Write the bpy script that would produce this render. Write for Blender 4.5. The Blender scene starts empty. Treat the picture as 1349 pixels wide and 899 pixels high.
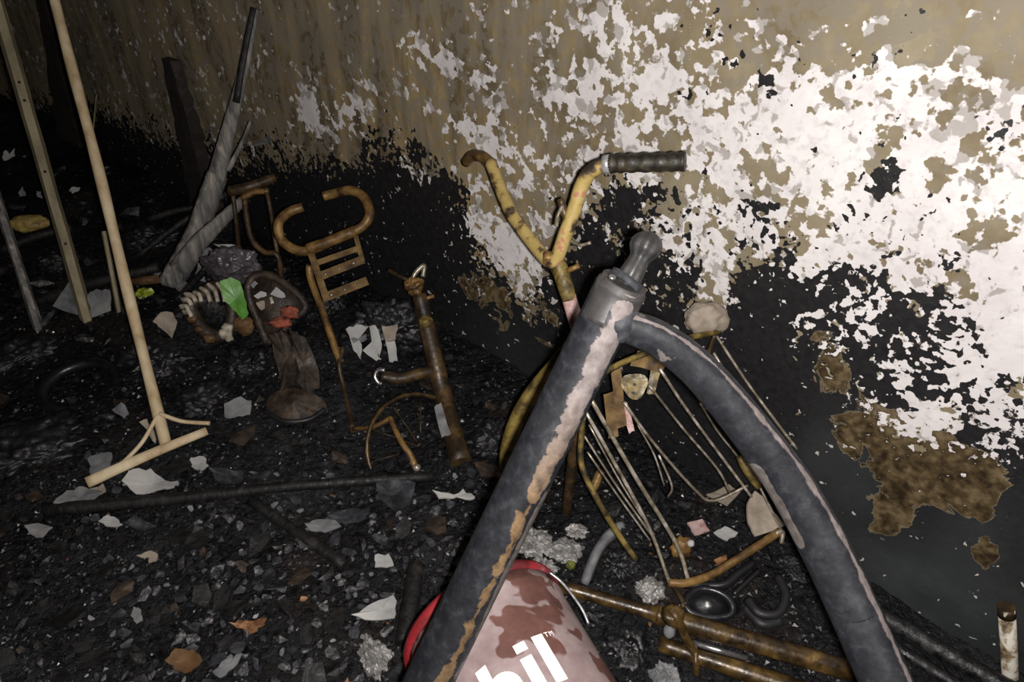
import bpy, bmesh, math, random
import numpy as np
from mathutils import Vector, Matrix, noise, Quaternion

random.seed(11)
scene = bpy.context.scene
col = scene.collection
V = Vector

# ------------------------------------------------------------------ camera, world, light, exposure
FPX = 974.0
PITCH = math.radians(35.7)
CAM = V((0, 0, 1.5))
cam_data = bpy.data.cameras.new('camera')
cam_data.sensor_width = 36.0
cam_data.sensor_fit = 'HORIZONTAL'
cam_data.lens = FPX / 1349.0 * 36.0
cam_data.clip_start = 0.02
cam = bpy.data.objects.new('camera', cam_data)
col.objects.link(cam)
cam.location = CAM
cam.rotation_euler = (math.pi / 2 - PITCH, 0, 0)
scene.camera = cam

world = bpy.data.worlds.new('world')
scene.world = world
world.use_nodes = True
world.node_tree.nodes['Background'].inputs[0].default_value = (0, 0, 0, 1)
world.node_tree.nodes['Background'].inputs[1].default_value = 0.0

# the camera phone's own flash, 3 cm from the lens: the one light the photograph shows
fl = bpy.data.lights.new('phone_flash_offscreen', 'POINT')
fl.energy = 135
fl.shadow_soft_size = 0.012
fl.color = (1.0, 0.955, 0.91)
flo = bpy.data.objects.new('phone_flash_offscreen', fl)
col.objects.link(flo)
flo.location = (0.03, 0.0, 1.485)

scene.view_settings.view_transform = 'Standard'
scene.view_settings.look = 'None'
scene.view_settings.exposure = 0.0
scene.view_settings.gamma = 1.0
scene.view_settings.use_curve_mapping = False

# ------------------------------------------------------------------ measuring helpers
CP, SP = math.cos(PITCH), math.sin(PITCH)
def ray(px, py):
    a = (px - 674.5) / FPX
    b = (449.5 - py) / FPX
    return V((a, CP + b * SP, -SP + b * CP))
def D(px, py, d):            # point at a distance along the view axis
    return CAM + ray(px, py) * d
def Zp(px, py, z):           # point at a height above the floor
    r = ray(px, py)
    return CAM + r * ((z - 1.5) / r.z)
YAW = math.radians(49)
WN = V((math.cos(YAW), math.sin(YAW), 0))       # out through the wall
WT = V((math.sin(YAW), -math.cos(YAW), 0))      # along the wall
WD = 1.35
def Wd(px, py):
    r = ray(px, py)
    return WD / r.dot(WN)
def W(px, py, off=0.0):      # point on the wall, off metres in front of it
    r = ray(px, py)
    return CAM + r * ((WD - off) / r.dot(WN))
def wall_st(px, py):
    p = W(px, py)
    return p.dot(WT), p.z
def sstep(a, b, x):
    t = max(0.0, min(1.0, (x - a) / (b - a)))
    return t * t * (3 - 2 * t)
def H(x, y):                 # height of the rubble bed
    dw = WD - (x * WN.x + y * WN.y)
    s = x * WT.x + y * WT.y
    m = 0.10 * math.exp(-(dw / 0.75) ** 2) * sstep(0.3, -0.7, s)
    m += 0.05 * math.exp(-((x + 1.0) ** 2 + (y - 2.0) ** 2) / 0.5)
    q = noise.fractal(V((x * 3.1, y * 3.1, 0.3)), 0.9, 2.1, 6)
    q2 = noise.noise(V((x * 26, y * 26, 4.0)))
    amp = 0.35 + 0.65 * sstep(0.9, 0.1, s)
    return m + amp * (0.028 * q + 0.006 * q2) + 0.012
def G(px, py, lift=0.0):     # point where a sight line meets the rubble
    r = ray(px, py)
    tw = (WD - 0.01) / max(1e-4, r.dot(WN)) if r.dot(WN) > 0 else 99
    t = 0.9
    while t < tw:
        p = CAM + r * t
        if p.z < H(p.x, p.y) + lift:
            return p
        t += 0.008
    return CAM + r * min(tw, 7)

# ------------------------------------------------------------------ materials
MATS = {}
def nodes_of(name):
    m = bpy.data.materials.new(name)
    m.use_nodes = True
    nt = m.node_tree
    return m, nt, nt.nodes, nt.links, nt.nodes['Principled BSDF']
def N(nt, typ, **kw):
    n = nt.nodes.new(typ)
    for k, v in kw.items():
        if k in n.inputs.keys() if isinstance(k, str) else False:
            n.inputs[k].default_value = v
        else:
            setattr(n, k, v)
    return n
def noise_node(nt, scale, detail=5, rough=0.6, dist=0.0, coord=None):
    n = nt.nodes.new('ShaderNodeTexNoise')
    n.inputs['Scale'].default_value = scale
    n.inputs['Detail'].default_value = detail
    n.inputs['Roughness'].default_value = rough
    n.inputs['Distortion'].default_value = dist
    if coord is not None:
        nt.links.new(coord, n.inputs['Vector'])
    return n.outputs['Fac']
def ramp(nt, fac, stops, interp='LINEAR'):
    r = nt.nodes.new('ShaderNodeValToRGB')
    r.color_ramp.interpolation = interp
    e = r.color_ramp.elements
    while len(e) < len(stops):
        e.new(0.5)
    for i, (p, c) in enumerate(stops):
        e[i].position = p
        e[i].color = (c[0], c[1], c[2], 1)
    nt.links.new(fac, r.inputs['Fac'])
    return r.outputs['Color']
def maprange(nt, val, a, b, c=0.0, d=1.0):
    n = nt.nodes.new('ShaderNodeMapRange')
    n.inputs['From Min'].default_value = a
    n.inputs['From Max'].default_value = b
    n.inputs['To Min'].default_value = c
    n.inputs['To Max'].default_value = d
    nt.links.new(val, n.inputs['Value'])
    return n.outputs['Result']
def mathn(nt, op, a, b):
    n = nt.nodes.new('ShaderNodeMath')
    n.operation = op
    for i, v in enumerate((a, b)):
        if isinstance(v, (int, float)):
            n.inputs[i].default_value = v
        else:
            nt.links.new(v, n.inputs[i])
    return n.outputs[0]
def mixc(nt, fac, a, b):
    n = nt.nodes.new('ShaderNodeMix')
    n.data_type = 'RGBA'
    for sock, v in ((n.inputs['Factor'], fac), (n.inputs['A'], a), (n.inputs['B'], b)):
        if isinstance(v, tuple):
            sock.default_value = (v[0], v[1], v[2], 1)
        elif isinstance(v, (int, float)):
            sock.default_value = v
        else:
            nt.links.new(v, sock)
    # RGBA sockets share names with float ones: pick by type
    return [o for o in n.outputs if o.type == 'RGBA'][0]
def mix_rgba(nt, fac, a, b):
    n = nt.nodes.new('ShaderNodeMixRGB')
    for sock, v in ((n.inputs[0], fac), (n.inputs[1], a), (n.inputs[2], b)):
        if isinstance(v, tuple):
            sock.default_value = (v[0], v[1], v[2], 1)
        elif isinstance(v, (int, float)):
            sock.default_value = v
        else:
            nt.links.new(v, sock)
    return n.outputs[0]
def bump(nt, bsdf, h, strength=0.4, dist=0.01):
    b = nt.nodes.new('ShaderNodeBump')
    b.inputs['Strength'].default_value = strength
    b.inputs['Distance'].default_value = dist
    nt.links.new(h, b.inputs['Height'])
    nt.links.new(b.outputs['Normal'], bsdf.inputs['Normal'])

def mat(name, stops, scale=12, detail=6, nrough=0.6, dist=0.3, rough=(0.5, 0.8), metal=0.0, bs=0.4, bd=0.004, bscale=None, stretch=None):
    m, nt, nd, lk, bsdf = nodes_of(name)
    co = nd.new('ShaderNodeNewGeometry').outputs['Position']
    if stretch:
        mp = nd.new('ShaderNodeMapping')
        mp.inputs['Scale'].default_value = stretch
        lk.new(co, mp.inputs['Vector']); co = mp.outputs[0]
    f = noise_node(nt, scale, detail, nrough, dist, co)
    lk.new(ramp(nt, f, stops), bsdf.inputs['Base Color'])
    f2 = noise_node(nt, bscale or scale * 2.5, 5, 0.6, 0, co)
    lk.new(maprange(nt, f2, 0.35, 0.65, rough[0], rough[1]), bsdf.inputs['Roughness'])
    bsdf.inputs['Metallic'].default_value = metal
    if bs:
        bump(nt, bsdf, f2, bs, bd)
    MATS[name] = m
    return m

K = (0.006, 0.006, 0.007)
mat('char', [(0.35, (0.003, 0.003, 0.004)), (0.55, (0.007, 0.0065, 0.007)), (0.75, (0.035, 0.033, 0.034))], 30, rough=(0.25, 0.75), bs=0.7, bd=0.006, bscale=60)
mat('char_wood', [(0.35, (0.003, 0.003, 0.0035)), (0.6, (0.008, 0.007, 0.007)), (0.8, (0.04, 0.034, 0.03))], 18, rough=(0.45, 0.8), bs=0.7, bd=0.006, bscale=50, stretch=(1, 1, 0.25))
mat('soft_char', [(0.3, (0.006, 0.004, 0.004)), (0.6, (0.017, 0.011, 0.009)), (0.8, (0.04, 0.028, 0.02))], 9, rough=(0.7, 0.95), bs=0.5, bd=0.006, bscale=40)
mat('black_plastic', [(0.3, (0.004, 0.004, 0.005)), (0.7, (0.014, 0.014, 0.017))], 10, rough=(0.22, 0.5), bs=0.3, bd=0.006, bscale=22)
mat('black_sheet', [(0.35, (0.0035, 0.0035, 0.0045)), (0.6, (0.012, 0.012, 0.014)), (0.75, (0.03, 0.03, 0.034))], 12, rough=(0.3, 0.65), bs=0.6, bd=0.01, bscale=35)
mat('black_rubber', [(0.3, (0.006, 0.006, 0.007)), (0.7, (0.02, 0.02, 0.022))], 14, rough=(0.4, 0.65), bs=0.3, bd=0.003)
mat('frame_grey', [(0.3, (0.012, 0.012, 0.014)), (0.55, (0.035, 0.032, 0.032)), (0.72, (0.09, 0.08, 0.078))], 22, rough=(0.45, 0.7), bs=0.3, bd=0.002)
mat('knob_rubber', [(0.3, (0.01, 0.01, 0.011)), (0.7, (0.04, 0.038, 0.037))], 30, rough=(0.35, 0.6), bs=0.3, bd=0.002)
mat('rust_matte', [(0.28, (0.02, 0.011, 0.005)), (0.45, (0.09, 0.05, 0.016)), (0.62, (0.17, 0.105, 0.035)), (0.8, (0.25, 0.17, 0.07))], 26, rough=(0.75, 0.95), bs=0.3, bd=0.001)
mat('rust_wet', [(0.3, (0.006, 0.004, 0.003)), (0.46, (0.03, 0.017, 0.006)), (0.6, (0.085, 0.05, 0.014)), (0.75, (0.2, 0.13, 0.045))], 24, rough=(0.25, 0.5), metal=0.15, bs=0.4, bd=0.002, bscale=90)
mat('ash_grey', [(0.3, (0.05, 0.052, 0.058)), (0.5, (0.15, 0.152, 0.158)), (0.75, (0.26, 0.255, 0.25))], 14, rough=(0.6, 0.9), bs=0.3, bd=0.002)
mat('ash_pale', [(0.25, (0.16, 0.16, 0.165)), (0.5, (0.34, 0.34, 0.34)), (0.75, (0.46, 0.45, 0.42))], 10, rough=(0.6, 0.9), bs=0.25, bd=0.002)
mat('ash_dark', [(0.34, (0.006, 0.006, 0.008)), (0.52, (0.022, 0.024, 0.03)), (0.7, (0.075, 0.077, 0.085))], 30, rough=(0.5, 0.85), bs=0.4, bd=0.003)
mat('ash_beige', [(0.25, (0.14, 0.11, 0.085)), (0.55, (0.27, 0.225, 0.18)), (0.8, (0.36, 0.32, 0.27))], 20, rough=(0.7, 0.95), bs=0.4, bd=0.003)
mat('orange_leaf', [(0.36, (0.03, 0.012, 0.007)), (0.5, (0.12, 0.05, 0.018)), (0.66, (0.34, 0.17, 0.07))], 40, rough=(0.5, 0.8), bs=0.4, bd=0.003)
mat('rust', [(0.28, (0.02, 0.011, 0.006)), (0.45, (0.11, 0.058, 0.018)), (0.6, (0.23, 0.135, 0.04)), (0.78, (0.34, 0.22, 0.085))], 22, rough=(0.35, 0.65), metal=0.15, bs=0.35, bd=0.002, bscale=90)
mat('rust_dark', [(0.3, (0.008, 0.006, 0.005)), (0.5, (0.04, 0.024, 0.01)), (0.68, (0.12, 0.07, 0.024)), (0.82, (0.22, 0.14, 0.06))], 20, rough=(0.35, 0.65), metal=0.15, bs=0.4, bd=0.002, bscale=90)
mat('rust_yellow', [(0.36, (0.016, 0.011, 0.005)), (0.47, (0.08, 0.055, 0.014)), (0.56, (0.17, 0.12, 0.03)), (0.72, (0.28, 0.2, 0.06))], 26, rough=(0.4, 0.7), metal=0.1, bs=0.4, bd=0.002, bscale=90)
mat('bar_paint', [(0.37, (0.03, 0.02, 0.014)), (0.42, (0.12, 0.08, 0.04)), (0.455, (0.36, 0.26, 0.085)), (0.53, (0.42, 0.32, 0.12)), (0.55, (0.4, 0.17, 0.1)), (0.6, (0.36, 0.2, 0.17)), (0.64, (0.16, 0.09, 0.06))], 12, dist=0.2, detail=4, rough=(0.35, 0.65), bs=0.3, bd=0.002, bscale=90)
mat('pink_primer', [(0.3, (0.16, 0.06, 0.05)), (0.5, (0.42, 0.26, 0.25)), (0.7, (0.5, 0.4, 0.38))], 40, rough=(0.5, 0.8), bs=0.3, bd=0.002)
mat('wire', [(0.3, (0.07, 0.055, 0.03)), (0.5, (0.3, 0.26, 0.2)), (0.65, (0.55, 0.5, 0.45))], 40, rough=(0.25, 0.5), metal=0.5, bs=0.2, bd=0.001, bscale=120)
mat('chrome', [(0.3, (0.35, 0.35, 0.37)), (0.7, (0.62, 0.62, 0.64))], 20, rough=(0.18, 0.4), metal=0.9, bs=0.1, bd=0.001)
mat('silver_paint', [(0.3, (0.3, 0.3, 0.31)), (0.7, (0.6, 0.59, 0.57))], 40, rough=(0.3, 0.5), metal=0.4, bs=0.1, bd=0.001)
mat('grip_rubber', [(0.3, (0.005, 0.0045, 0.004)), (0.55, (0.02, 0.016, 0.01)), (0.75, (0.08, 0.06, 0.035))], 45, rough=(0.4, 0.7), bs=0.5, bd=0.002)
mat('pole_wood', [(0.2, (0.16, 0.1, 0.05)), (0.42, (0.42, 0.31, 0.18)), (0.65, (0.58, 0.48, 0.32)), (0.85, (0.62, 0.55, 0.42))], 16, rough=(0.5, 0.75), bs=0.3, bd=0.002, stretch=(1, 1, 0.3))
mat('grey_wood', [(0.25, (0.08, 0.07, 0.045)), (0.5, (0.2, 0.17, 0.1)), (0.75, (0.3, 0.26, 0.16))], 14, rough=(0.6, 0.85), bs=0.4, bd=0.003, stretch=(1, 1, 0.3))
mat('ashy_wood', [(0.28, (0.03, 0.028, 0.028)), (0.5, (0.14, 0.135, 0.13)), (0.62, (0.26, 0.23, 0.2)), (0.72, (0.42, 0.37, 0.33))], 42, dist=0.4, rough=(0.7, 0.9), bs=0.8, bd=0.004, stretch=(1, 1, 0.12))
mat('pale_paint', [(0.36, (0.06, 0.035, 0.02)), (0.45, (0.25, 0.19, 0.11)), (0.52, (0.62, 0.58, 0.5)), (0.75, (0.75, 0.73, 0.68))], 22, rough=(0.4, 0.7), bs=0.3, bd=0.002)
mat('green_plastic', [(0.3, (0.05, 0.16, 0.015)), (0.7, (0.1, 0.3, 0.03))], 14, rough=(0.4, 0.6), bs=0.2, bd=0.002)
mat('lime_plastic', [(0.35, (0.05, 0.05, 0.02)), (0.6, (0.35, 0.42, 0.03))], 40, rough=(0.3, 0.5), bs=0.3, bd=0.002)
mat('brown_leather', [(0.3, (0.01, 0.006, 0.005)), (0.52, (0.03, 0.02, 0.014)), (0.75, (0.09, 0.062, 0.042))], 26, rough=(0.4, 0.75), bs=0.5, bd=0.004)
mat('orange_brown', [(0.3, (0.03, 0.014, 0.006)), (0.55, (0.11, 0.055, 0.02)), (0.8, (0.2, 0.12, 0.05))], 18, rough=(0.5, 0.8), bs=0.4, bd=0.004)
mat('rag_red', [(0.3, (0.1, 0.02, 0.012)), (0.6, (0.35, 0.09, 0.05))], 40, rough=(0.7, 0.9), bs=0.5, bd=0.004)
mat('cream', [(0.3, (0.2, 0.17, 0.12)), (0.6, (0.5, 0.45, 0.36))], 40, rough=(0.5, 0.8), bs=0.4, bd=0.003)
mat('mauve_plastic', [(0.3, (0.03, 0.025, 0.03)), (0.6, (0.09, 0.08, 0.09)), (0.8, (0.2, 0.18, 0.2))], 18, rough=(0.2, 0.45), bs=0.3, bd=0.004, bscale=45)
mat('yellow_plastic', [(0.3, (0.1, 0.06, 0.02)), (0.6, (0.36, 0.26, 0.08))], 18, rough=(0.4, 0.7), bs=0.3, bd=0.004)
mat('red_paint', [(0.35, (0.10, 0.012, 0.014)), (0.5, (0.3, 0.018, 0.025)), (0.62, (0.26, 0.03, 0.04)), (0.66, (0.3, 0.18, 0.18))], 9, rough=(0.35, 0.6), bs=0.2, bd=0.002)
mat('white_print', [(0.3, (0.6, 0.58, 0.57)), (0.6, (0.85, 0.84, 0.83))], 60, rough=(0.4, 0.6), bs=0.1, bd=0.001)
mat('foil_dark', [(0.36, (0.008, 0.008, 0.01)), (0.52, (0.05, 0.05, 0.056)), (0.7, (0.26, 0.25, 0.25))], 70, rough=(0.2, 0.55), metal=0.1, bs=0.9, bd=0.006, bscale=90)
mat('foil', [(0.3, (0.1, 0.1, 0.1)), (0.55, (0.3, 0.29, 0.28)), (0.8, (0.55, 0.53, 0.5))], 40, rough=(0.2, 0.5), metal=0.3, bs=0.8, bd=0.006, bscale=90)

# red-brown pail: ash blotches
def pail_material():
    m, nt, nd, lk, bsdf = nodes_of('pail_paint')
    co = nd.new('ShaderNodeTexCoord').outputs['Object']
    f = noise_node(nt, 7.5, 3, 0.55, 0.3, co)
    g = noise_node(nt, 26, 6, 0.6, 0.2, co)
    base = ramp(nt, g, [(0.3, (0.075, 0.032, 0.026)), (0.7, (0.15, 0.066, 0.054))])
    ash = ramp(nt, g, [(0.3, (0.2, 0.14, 0.14)), (0.7, (0.32, 0.25, 0.25))])
    k = maprange(nt, f, 0.475, 0.49)
    lk.new(mix_rgba(nt, k, base, ash), bsdf.inputs['Base Color'])
    bsdf.inputs['Roughness'].default_value = 0.6
    h = mathn(nt, 'ADD', mathn(nt, 'MULTIPLY', k, 0.5), g)
    bump(nt, bsdf, h, 0.3, 0.002)
    MATS['pail_paint'] = m
pail_material()

# bicycle frame: dark coat with primer showing where it peeled along one side
def frame_material(name, u0, uw, v0, v1, gold, patch, wobble=0.22):
    m, nt, nd, lk, bsdf = nodes_of(name)
    co = nd.new('ShaderNodeTexCoord')
    sep = nd.new('ShaderNodeSeparateXYZ')
    lk.new(co.outputs['UV'], sep.inputs[0])
    u, v = sep.outputs[0], sep.outputs[1]
    n1 = noise_node(nt, 22, 5, 0.6, 0.3, co.outputs['Object'])
    n2 = noise_node(nt, 60, 6, 0.6, 0.2, co.outputs['Object'])
    du = mathn(nt, 'ABSOLUTE', mathn(nt, 'SUBTRACT', u, u0), 0)
    wv = maprange(nt, v, v0, v1, uw, uw * 0.3)
    wob = mathn(nt, 'MULTIPLY', mathn(nt, 'SUBTRACT', n1, 0.5), wobble)
    k = maprange(nt, mathn(nt, 'SUBTRACT', mathn(nt, 'ADD', wv, wob), du), -0.003, 0.008)
    n9 = noise_node(nt, 9, 4, 0.6, 0.4, co.outputs['Object'])
    pv = mathn(nt, 'MULTIPLY', maprange(nt, u, patch[0], patch[1]), maprange(nt, u, patch[3], patch[2]))
    pv = mathn(nt, 'MULTIPLY', pv, mathn(nt, 'MULTIPLY', maprange(nt, v, patch[4], patch[4] + 0.03), maprange(nt, v, patch[5] + 0.03, patch[5])))
    k2 = maprange(nt, mathn(nt, 'ADD', n9, mathn(nt, 'MULTIPLY', pv, 0.3)), 0.66, 0.67)
    dark = ramp(nt, n2, [(0.3, (0.005, 0.0055, 0.0075)), (0.52, (0.012, 0.013, 0.017)), (0.75, (0.034, 0.035, 0.041))])
    prim = ramp(nt, n2, [(0.3, (0.09, 0.075, 0.072)), (0.7, (0.21, 0.18, 0.178))])
    gold_c = ramp(nt, n2, [(0.3, (0.05, 0.03, 0.016)), (0.7, (0.19, 0.12, 0.06))])
    gk = maprange(nt, v, gold[0], gold[1])
    prim = mix_rgba(nt, gk, prim, gold_c)
    dark = mix_rgba(nt, mathn(nt, 'MULTIPLY', k2, 0.8), dark, ramp(nt, n2, [(0.3, (0.06, 0.05, 0.045)), (0.7, (0.17, 0.15, 0.14))]))
    c = mix_rgba(nt, k, dark, prim)
    lk.new(c, bsdf.inputs['Base Color'])
    lk.new(maprange(nt, n1, 0.3, 0.7, 0.5, 0.78), bsdf.inputs['Roughness'])
    bsdf.inputs['Specular IOR Level'].default_value = 0.35
    h = mathn(nt, 'ADD', mathn(nt, 'MULTIPLY', k, -0.6), n2)
    bump(nt, bsdf, h, 0.45, 0.002)
    MATS[name] = m
frame_material('frame_coat', 0.42, 0.085, 0.05, 0.5, (0.15, 0.36), (0.24, 0.28, 0.34, 0.38, 0.3, 0.7))
frame_material('frame_coat_top', 0.45, 0.024, -1.0, 8.0, (5, 6), (0.68, 0.72, 0.80, 0.84, 0.42, 0.6), 0.1)

# ------------------------------------------------------------------ mesh helpers
def tag(o, label=None, cat=None, group=None, kind=None):
    if label: o['label'] = label
    if cat: o['category'] = cat
    if group: o['group'] = group
    if kind: o['kind'] = kind
    return o
def thing(name, label, cat, loc, group=None):
    o = bpy.data.objects.new(name, None)
    o.empty_display_size = 0.05
    col.objects.link(o)
    o.location = loc
    tag(o, label, cat, group)
    return o
def build(name, verts, faces, material, parent=None, smooth=True, uvs=None):
    vs = [V(v) for v in verts]
    base = V((0, 0, 0))
    if parent is not None:
        p = parent
        while p is not None:
            base += V(p.location); p = p.parent
    else:
        xs = [v.x for v in vs]; ys = [v.y for v in vs]; zs = [v.z for v in vs]
        base = V(((min(xs) + max(xs)) / 2, (min(ys) + max(ys)) / 2, min(zs)))
    me = bpy.data.meshes.new(name)
    me.from_pydata([tuple(v - base) for v in vs], [], faces)
    me.update()
    if uvs:
        lay = me.uv_layers.new(name='UVMap')
        for pl in me.polygons:
            us = [uvs[i] for i in pl.vertices]
            wrap = max(u[0] for u in us) - min(u[0] for u in us) > 0.5
            for li, u in zip(pl.loop_indices, us):
                lay.data[li].uv = (u[0] + 1.0 if (wrap and u[0] < 0.5) else u[0], u[1])
    if smooth:
        me.polygons.foreach_set('use_smooth', [len(p.vertices) < 5 for p in me.polygons])
    me.materials.append(MATS[material] if isinstance(material, str) else material)
    o = bpy.data.objects.new(name, me)
    col.objects.link(o)
    if parent is not None:
        o.parent = parent
    else:
        o.location = base
    return o
def smooth_path(pts, n=6):
    pts = [V(p) for p in pts]
    if len(pts) < 3:
        return pts
    P = [pts[0] * 2 - pts[1]] + pts + [pts[-1] * 2 - pts[-2]]
    out = []
    for i in range(1, len(P) - 2):
        p0, p1, p2, p3 = P[i - 1], P[i], P[i + 1], P[i + 2]
        for k in range(n):
            t = k / n
            out.append(0.5 * ((2 * p1) + (p2 - p0) * t + (2 * p0 - 5 * p1 + 4 * p2 - p3) * t * t + (3 * p1 - p0 - 3 * p2 + p3) * t ** 3))
    out.append(pts[-1])
    return out
def tube_geo(pts, rad, segs=12, sm=6, prof=None, closed=False, up=None, jitter=0.0):
    path = smooth_path(pts, sm) if (sm and len(pts) > 2) else [V(p) for p in pts]
    if closed:
        path = path[:-1] if (path[0] - path[-1]).length < 1e-6 else path
    n = len(path)
    verts, faces, uvs = [], [], []
    frame = None
    for i, p in enumerate(path):
        if closed:
            t = (path[(i + 1) % n] - path[i - 1]).normalized()
        else:
            t = (path[min(i + 1, n - 1)] - path[max(i - 1, 0)]).normalized()
        if frame is None:
            ref = V(up) if up is not None else (V((0, 0, 1)) if abs(t.z) < 0.9 else V((1, 0, 0)))
            frame = (ref - t * ref.dot(t)).normalized()
        else:
            frame = (frame - t * frame.dot(t)).normalized()
        bn = t.cross(frame)
        v = i / (n - 1)
        r = rad(v) if callable(rad) else rad
        for k in range(segs):
            a = 2 * math.pi * k / segs
            rr = r * (prof(a) if prof else 1.0)
            if jitter:
                rr *= 1 + jitter * noise.noise(V((i * 0.7, k * 1.9, r * 900)))
            verts.append(p + frame * (rr * math.cos(a)) + bn * (rr * math.sin(a)))
            uvs.append((k / segs, v))
    rows = n if closed else n - 1
    for i in range(rows):
        for k in range(segs):
            a = i * segs + k
            b = i * segs + (k + 1) % segs
            c = ((i + 1) % n) * segs + (k + 1) % segs
            d = ((i + 1) % n) * segs + k
            faces.append((a, b, c, d))
    if not closed:
        faces.append(tuple(range(segs - 1, -1, -1)))
        faces.append(tuple((n - 1) * segs + k for k in range(segs)))
    return verts, faces, uvs
def tube(name, pts, rad, material, parent=None, **kw):
    v, f, u = tube_geo(pts, rad, **kw)
    return build(name, v, f, material, parent, uvs=u)
def merge(*geos):
    V0, F0 = [], []
    for g in geos:
        o = len(V0)
        V0 += list(g[0]); F0 += [tuple(i + o for i in f) for f in g[1]]
    return V0, F0
def lump_geo(center, size, sub=3, amp=0.25, freq=2.0, seed=0.0, rot=0.0, crease=0.0):
    bm = bmesh.new()
    bmesh.ops.create_icosphere(bm, subdivisions=sub, radius=1.0)
    R = Matrix.Rotation(rot, 3, 'Z')
    vs = []
    for v in bm.verts:
        d = v.co.normalized()
        k = 1 + amp * noise.fractal(d * freq + V((seed, seed * 1.7, 0)), 0.8, 2.2, 4)
        if crease:
            e = d * 3.2 + V((seed * 2.1, 3.3, seed))
            k += crease * (abs(noise.noise(e)) * 1.3 + abs(noise.noise(e * 2.3)) * 0.7 + abs(noise.noise(e * 5.1)) * 0.3 - 0.4)
        q = V((d.x * size[0], d.y * size[1], d.z * size[2])) * k
        vs.append(V(center) + R @ q)
    fs = [tuple(v.index for v in f.verts) for f in bm.faces]
    bm.free()
    return vs, fs
def lump(name, center, size, material, parent=None, smooth=True, **kw):
    v, f = lump_geo(center, size, **kw)
    return build(name, v, f, material, parent, smooth)
def poly_slab_geo(poly, normal, thick, curl=0.0):
    """flat piece with an outline, thickness and a slight warp"""
    n = V(normal).normalized()
    c = sum((V(p) for p in poly), V((0, 0, 0))) / len(poly)
    m = len(poly)
    top, bot = [], []
    for p in poly:
        p = V(p)
        w = n * (curl * ((p - c).length ** 2) * 10)
        top.append(p + w); bot.append(p + w - n * thick)
    verts = top + bot + [c, c - n * thick]
    faces = []
    for i in range(m):
        j = (i + 1) % m
        faces.append((i, j, 2 * m))
        faces.append((m + j, m + i, 2 * m + 1))
        faces.append((j, i, m + i, m + j))
    return verts, faces
def on_plane(pxs, p0, n):
    out = []
    for (x, y) in pxs:
        r = ray(x, y)
        out.append(CAM + r * ((p0 - CAM).dot(n) / r.dot(n)))
    return out
def refine(pxs, k=2, amp=1.2, seed=0):
    rnd = random.Random(seed)
    out = []
    m = len(pxs)
    for i in range(m):
        a, b = pxs[i], pxs[(i + 1) % m]
        out.append(a)
        for j in range(1, k + 1):
            t = j / (k + 1)
            out.append((a[0] + (b[0] - a[0]) * t + rnd.uniform(-amp, amp), a[1] + (b[1] - a[1]) * t + rnd.uniform(-amp, amp)))
    return out
def flake(name, pxs, material, normal=(0, 0, 1), lift=0.012, thick=0.004, parent=None, curl=0.4, amp=1.2, at=None):
    n = V(normal).normalized()
    cx = sum(p[0] for p in pxs) / len(pxs); cy = sum(p[1] for p in pxs) / len(pxs)
    p0 = at if at is not None else G(cx, cy) + V((0, 0, lift))
    poly = on_plane(refine(pxs, 2, amp, int(cx * 7 + cy)), p0, n)
    v, f = poly_slab_geo(poly, n, thick, curl)
    return build(name, v, f, material, parent, smooth=False)

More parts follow.
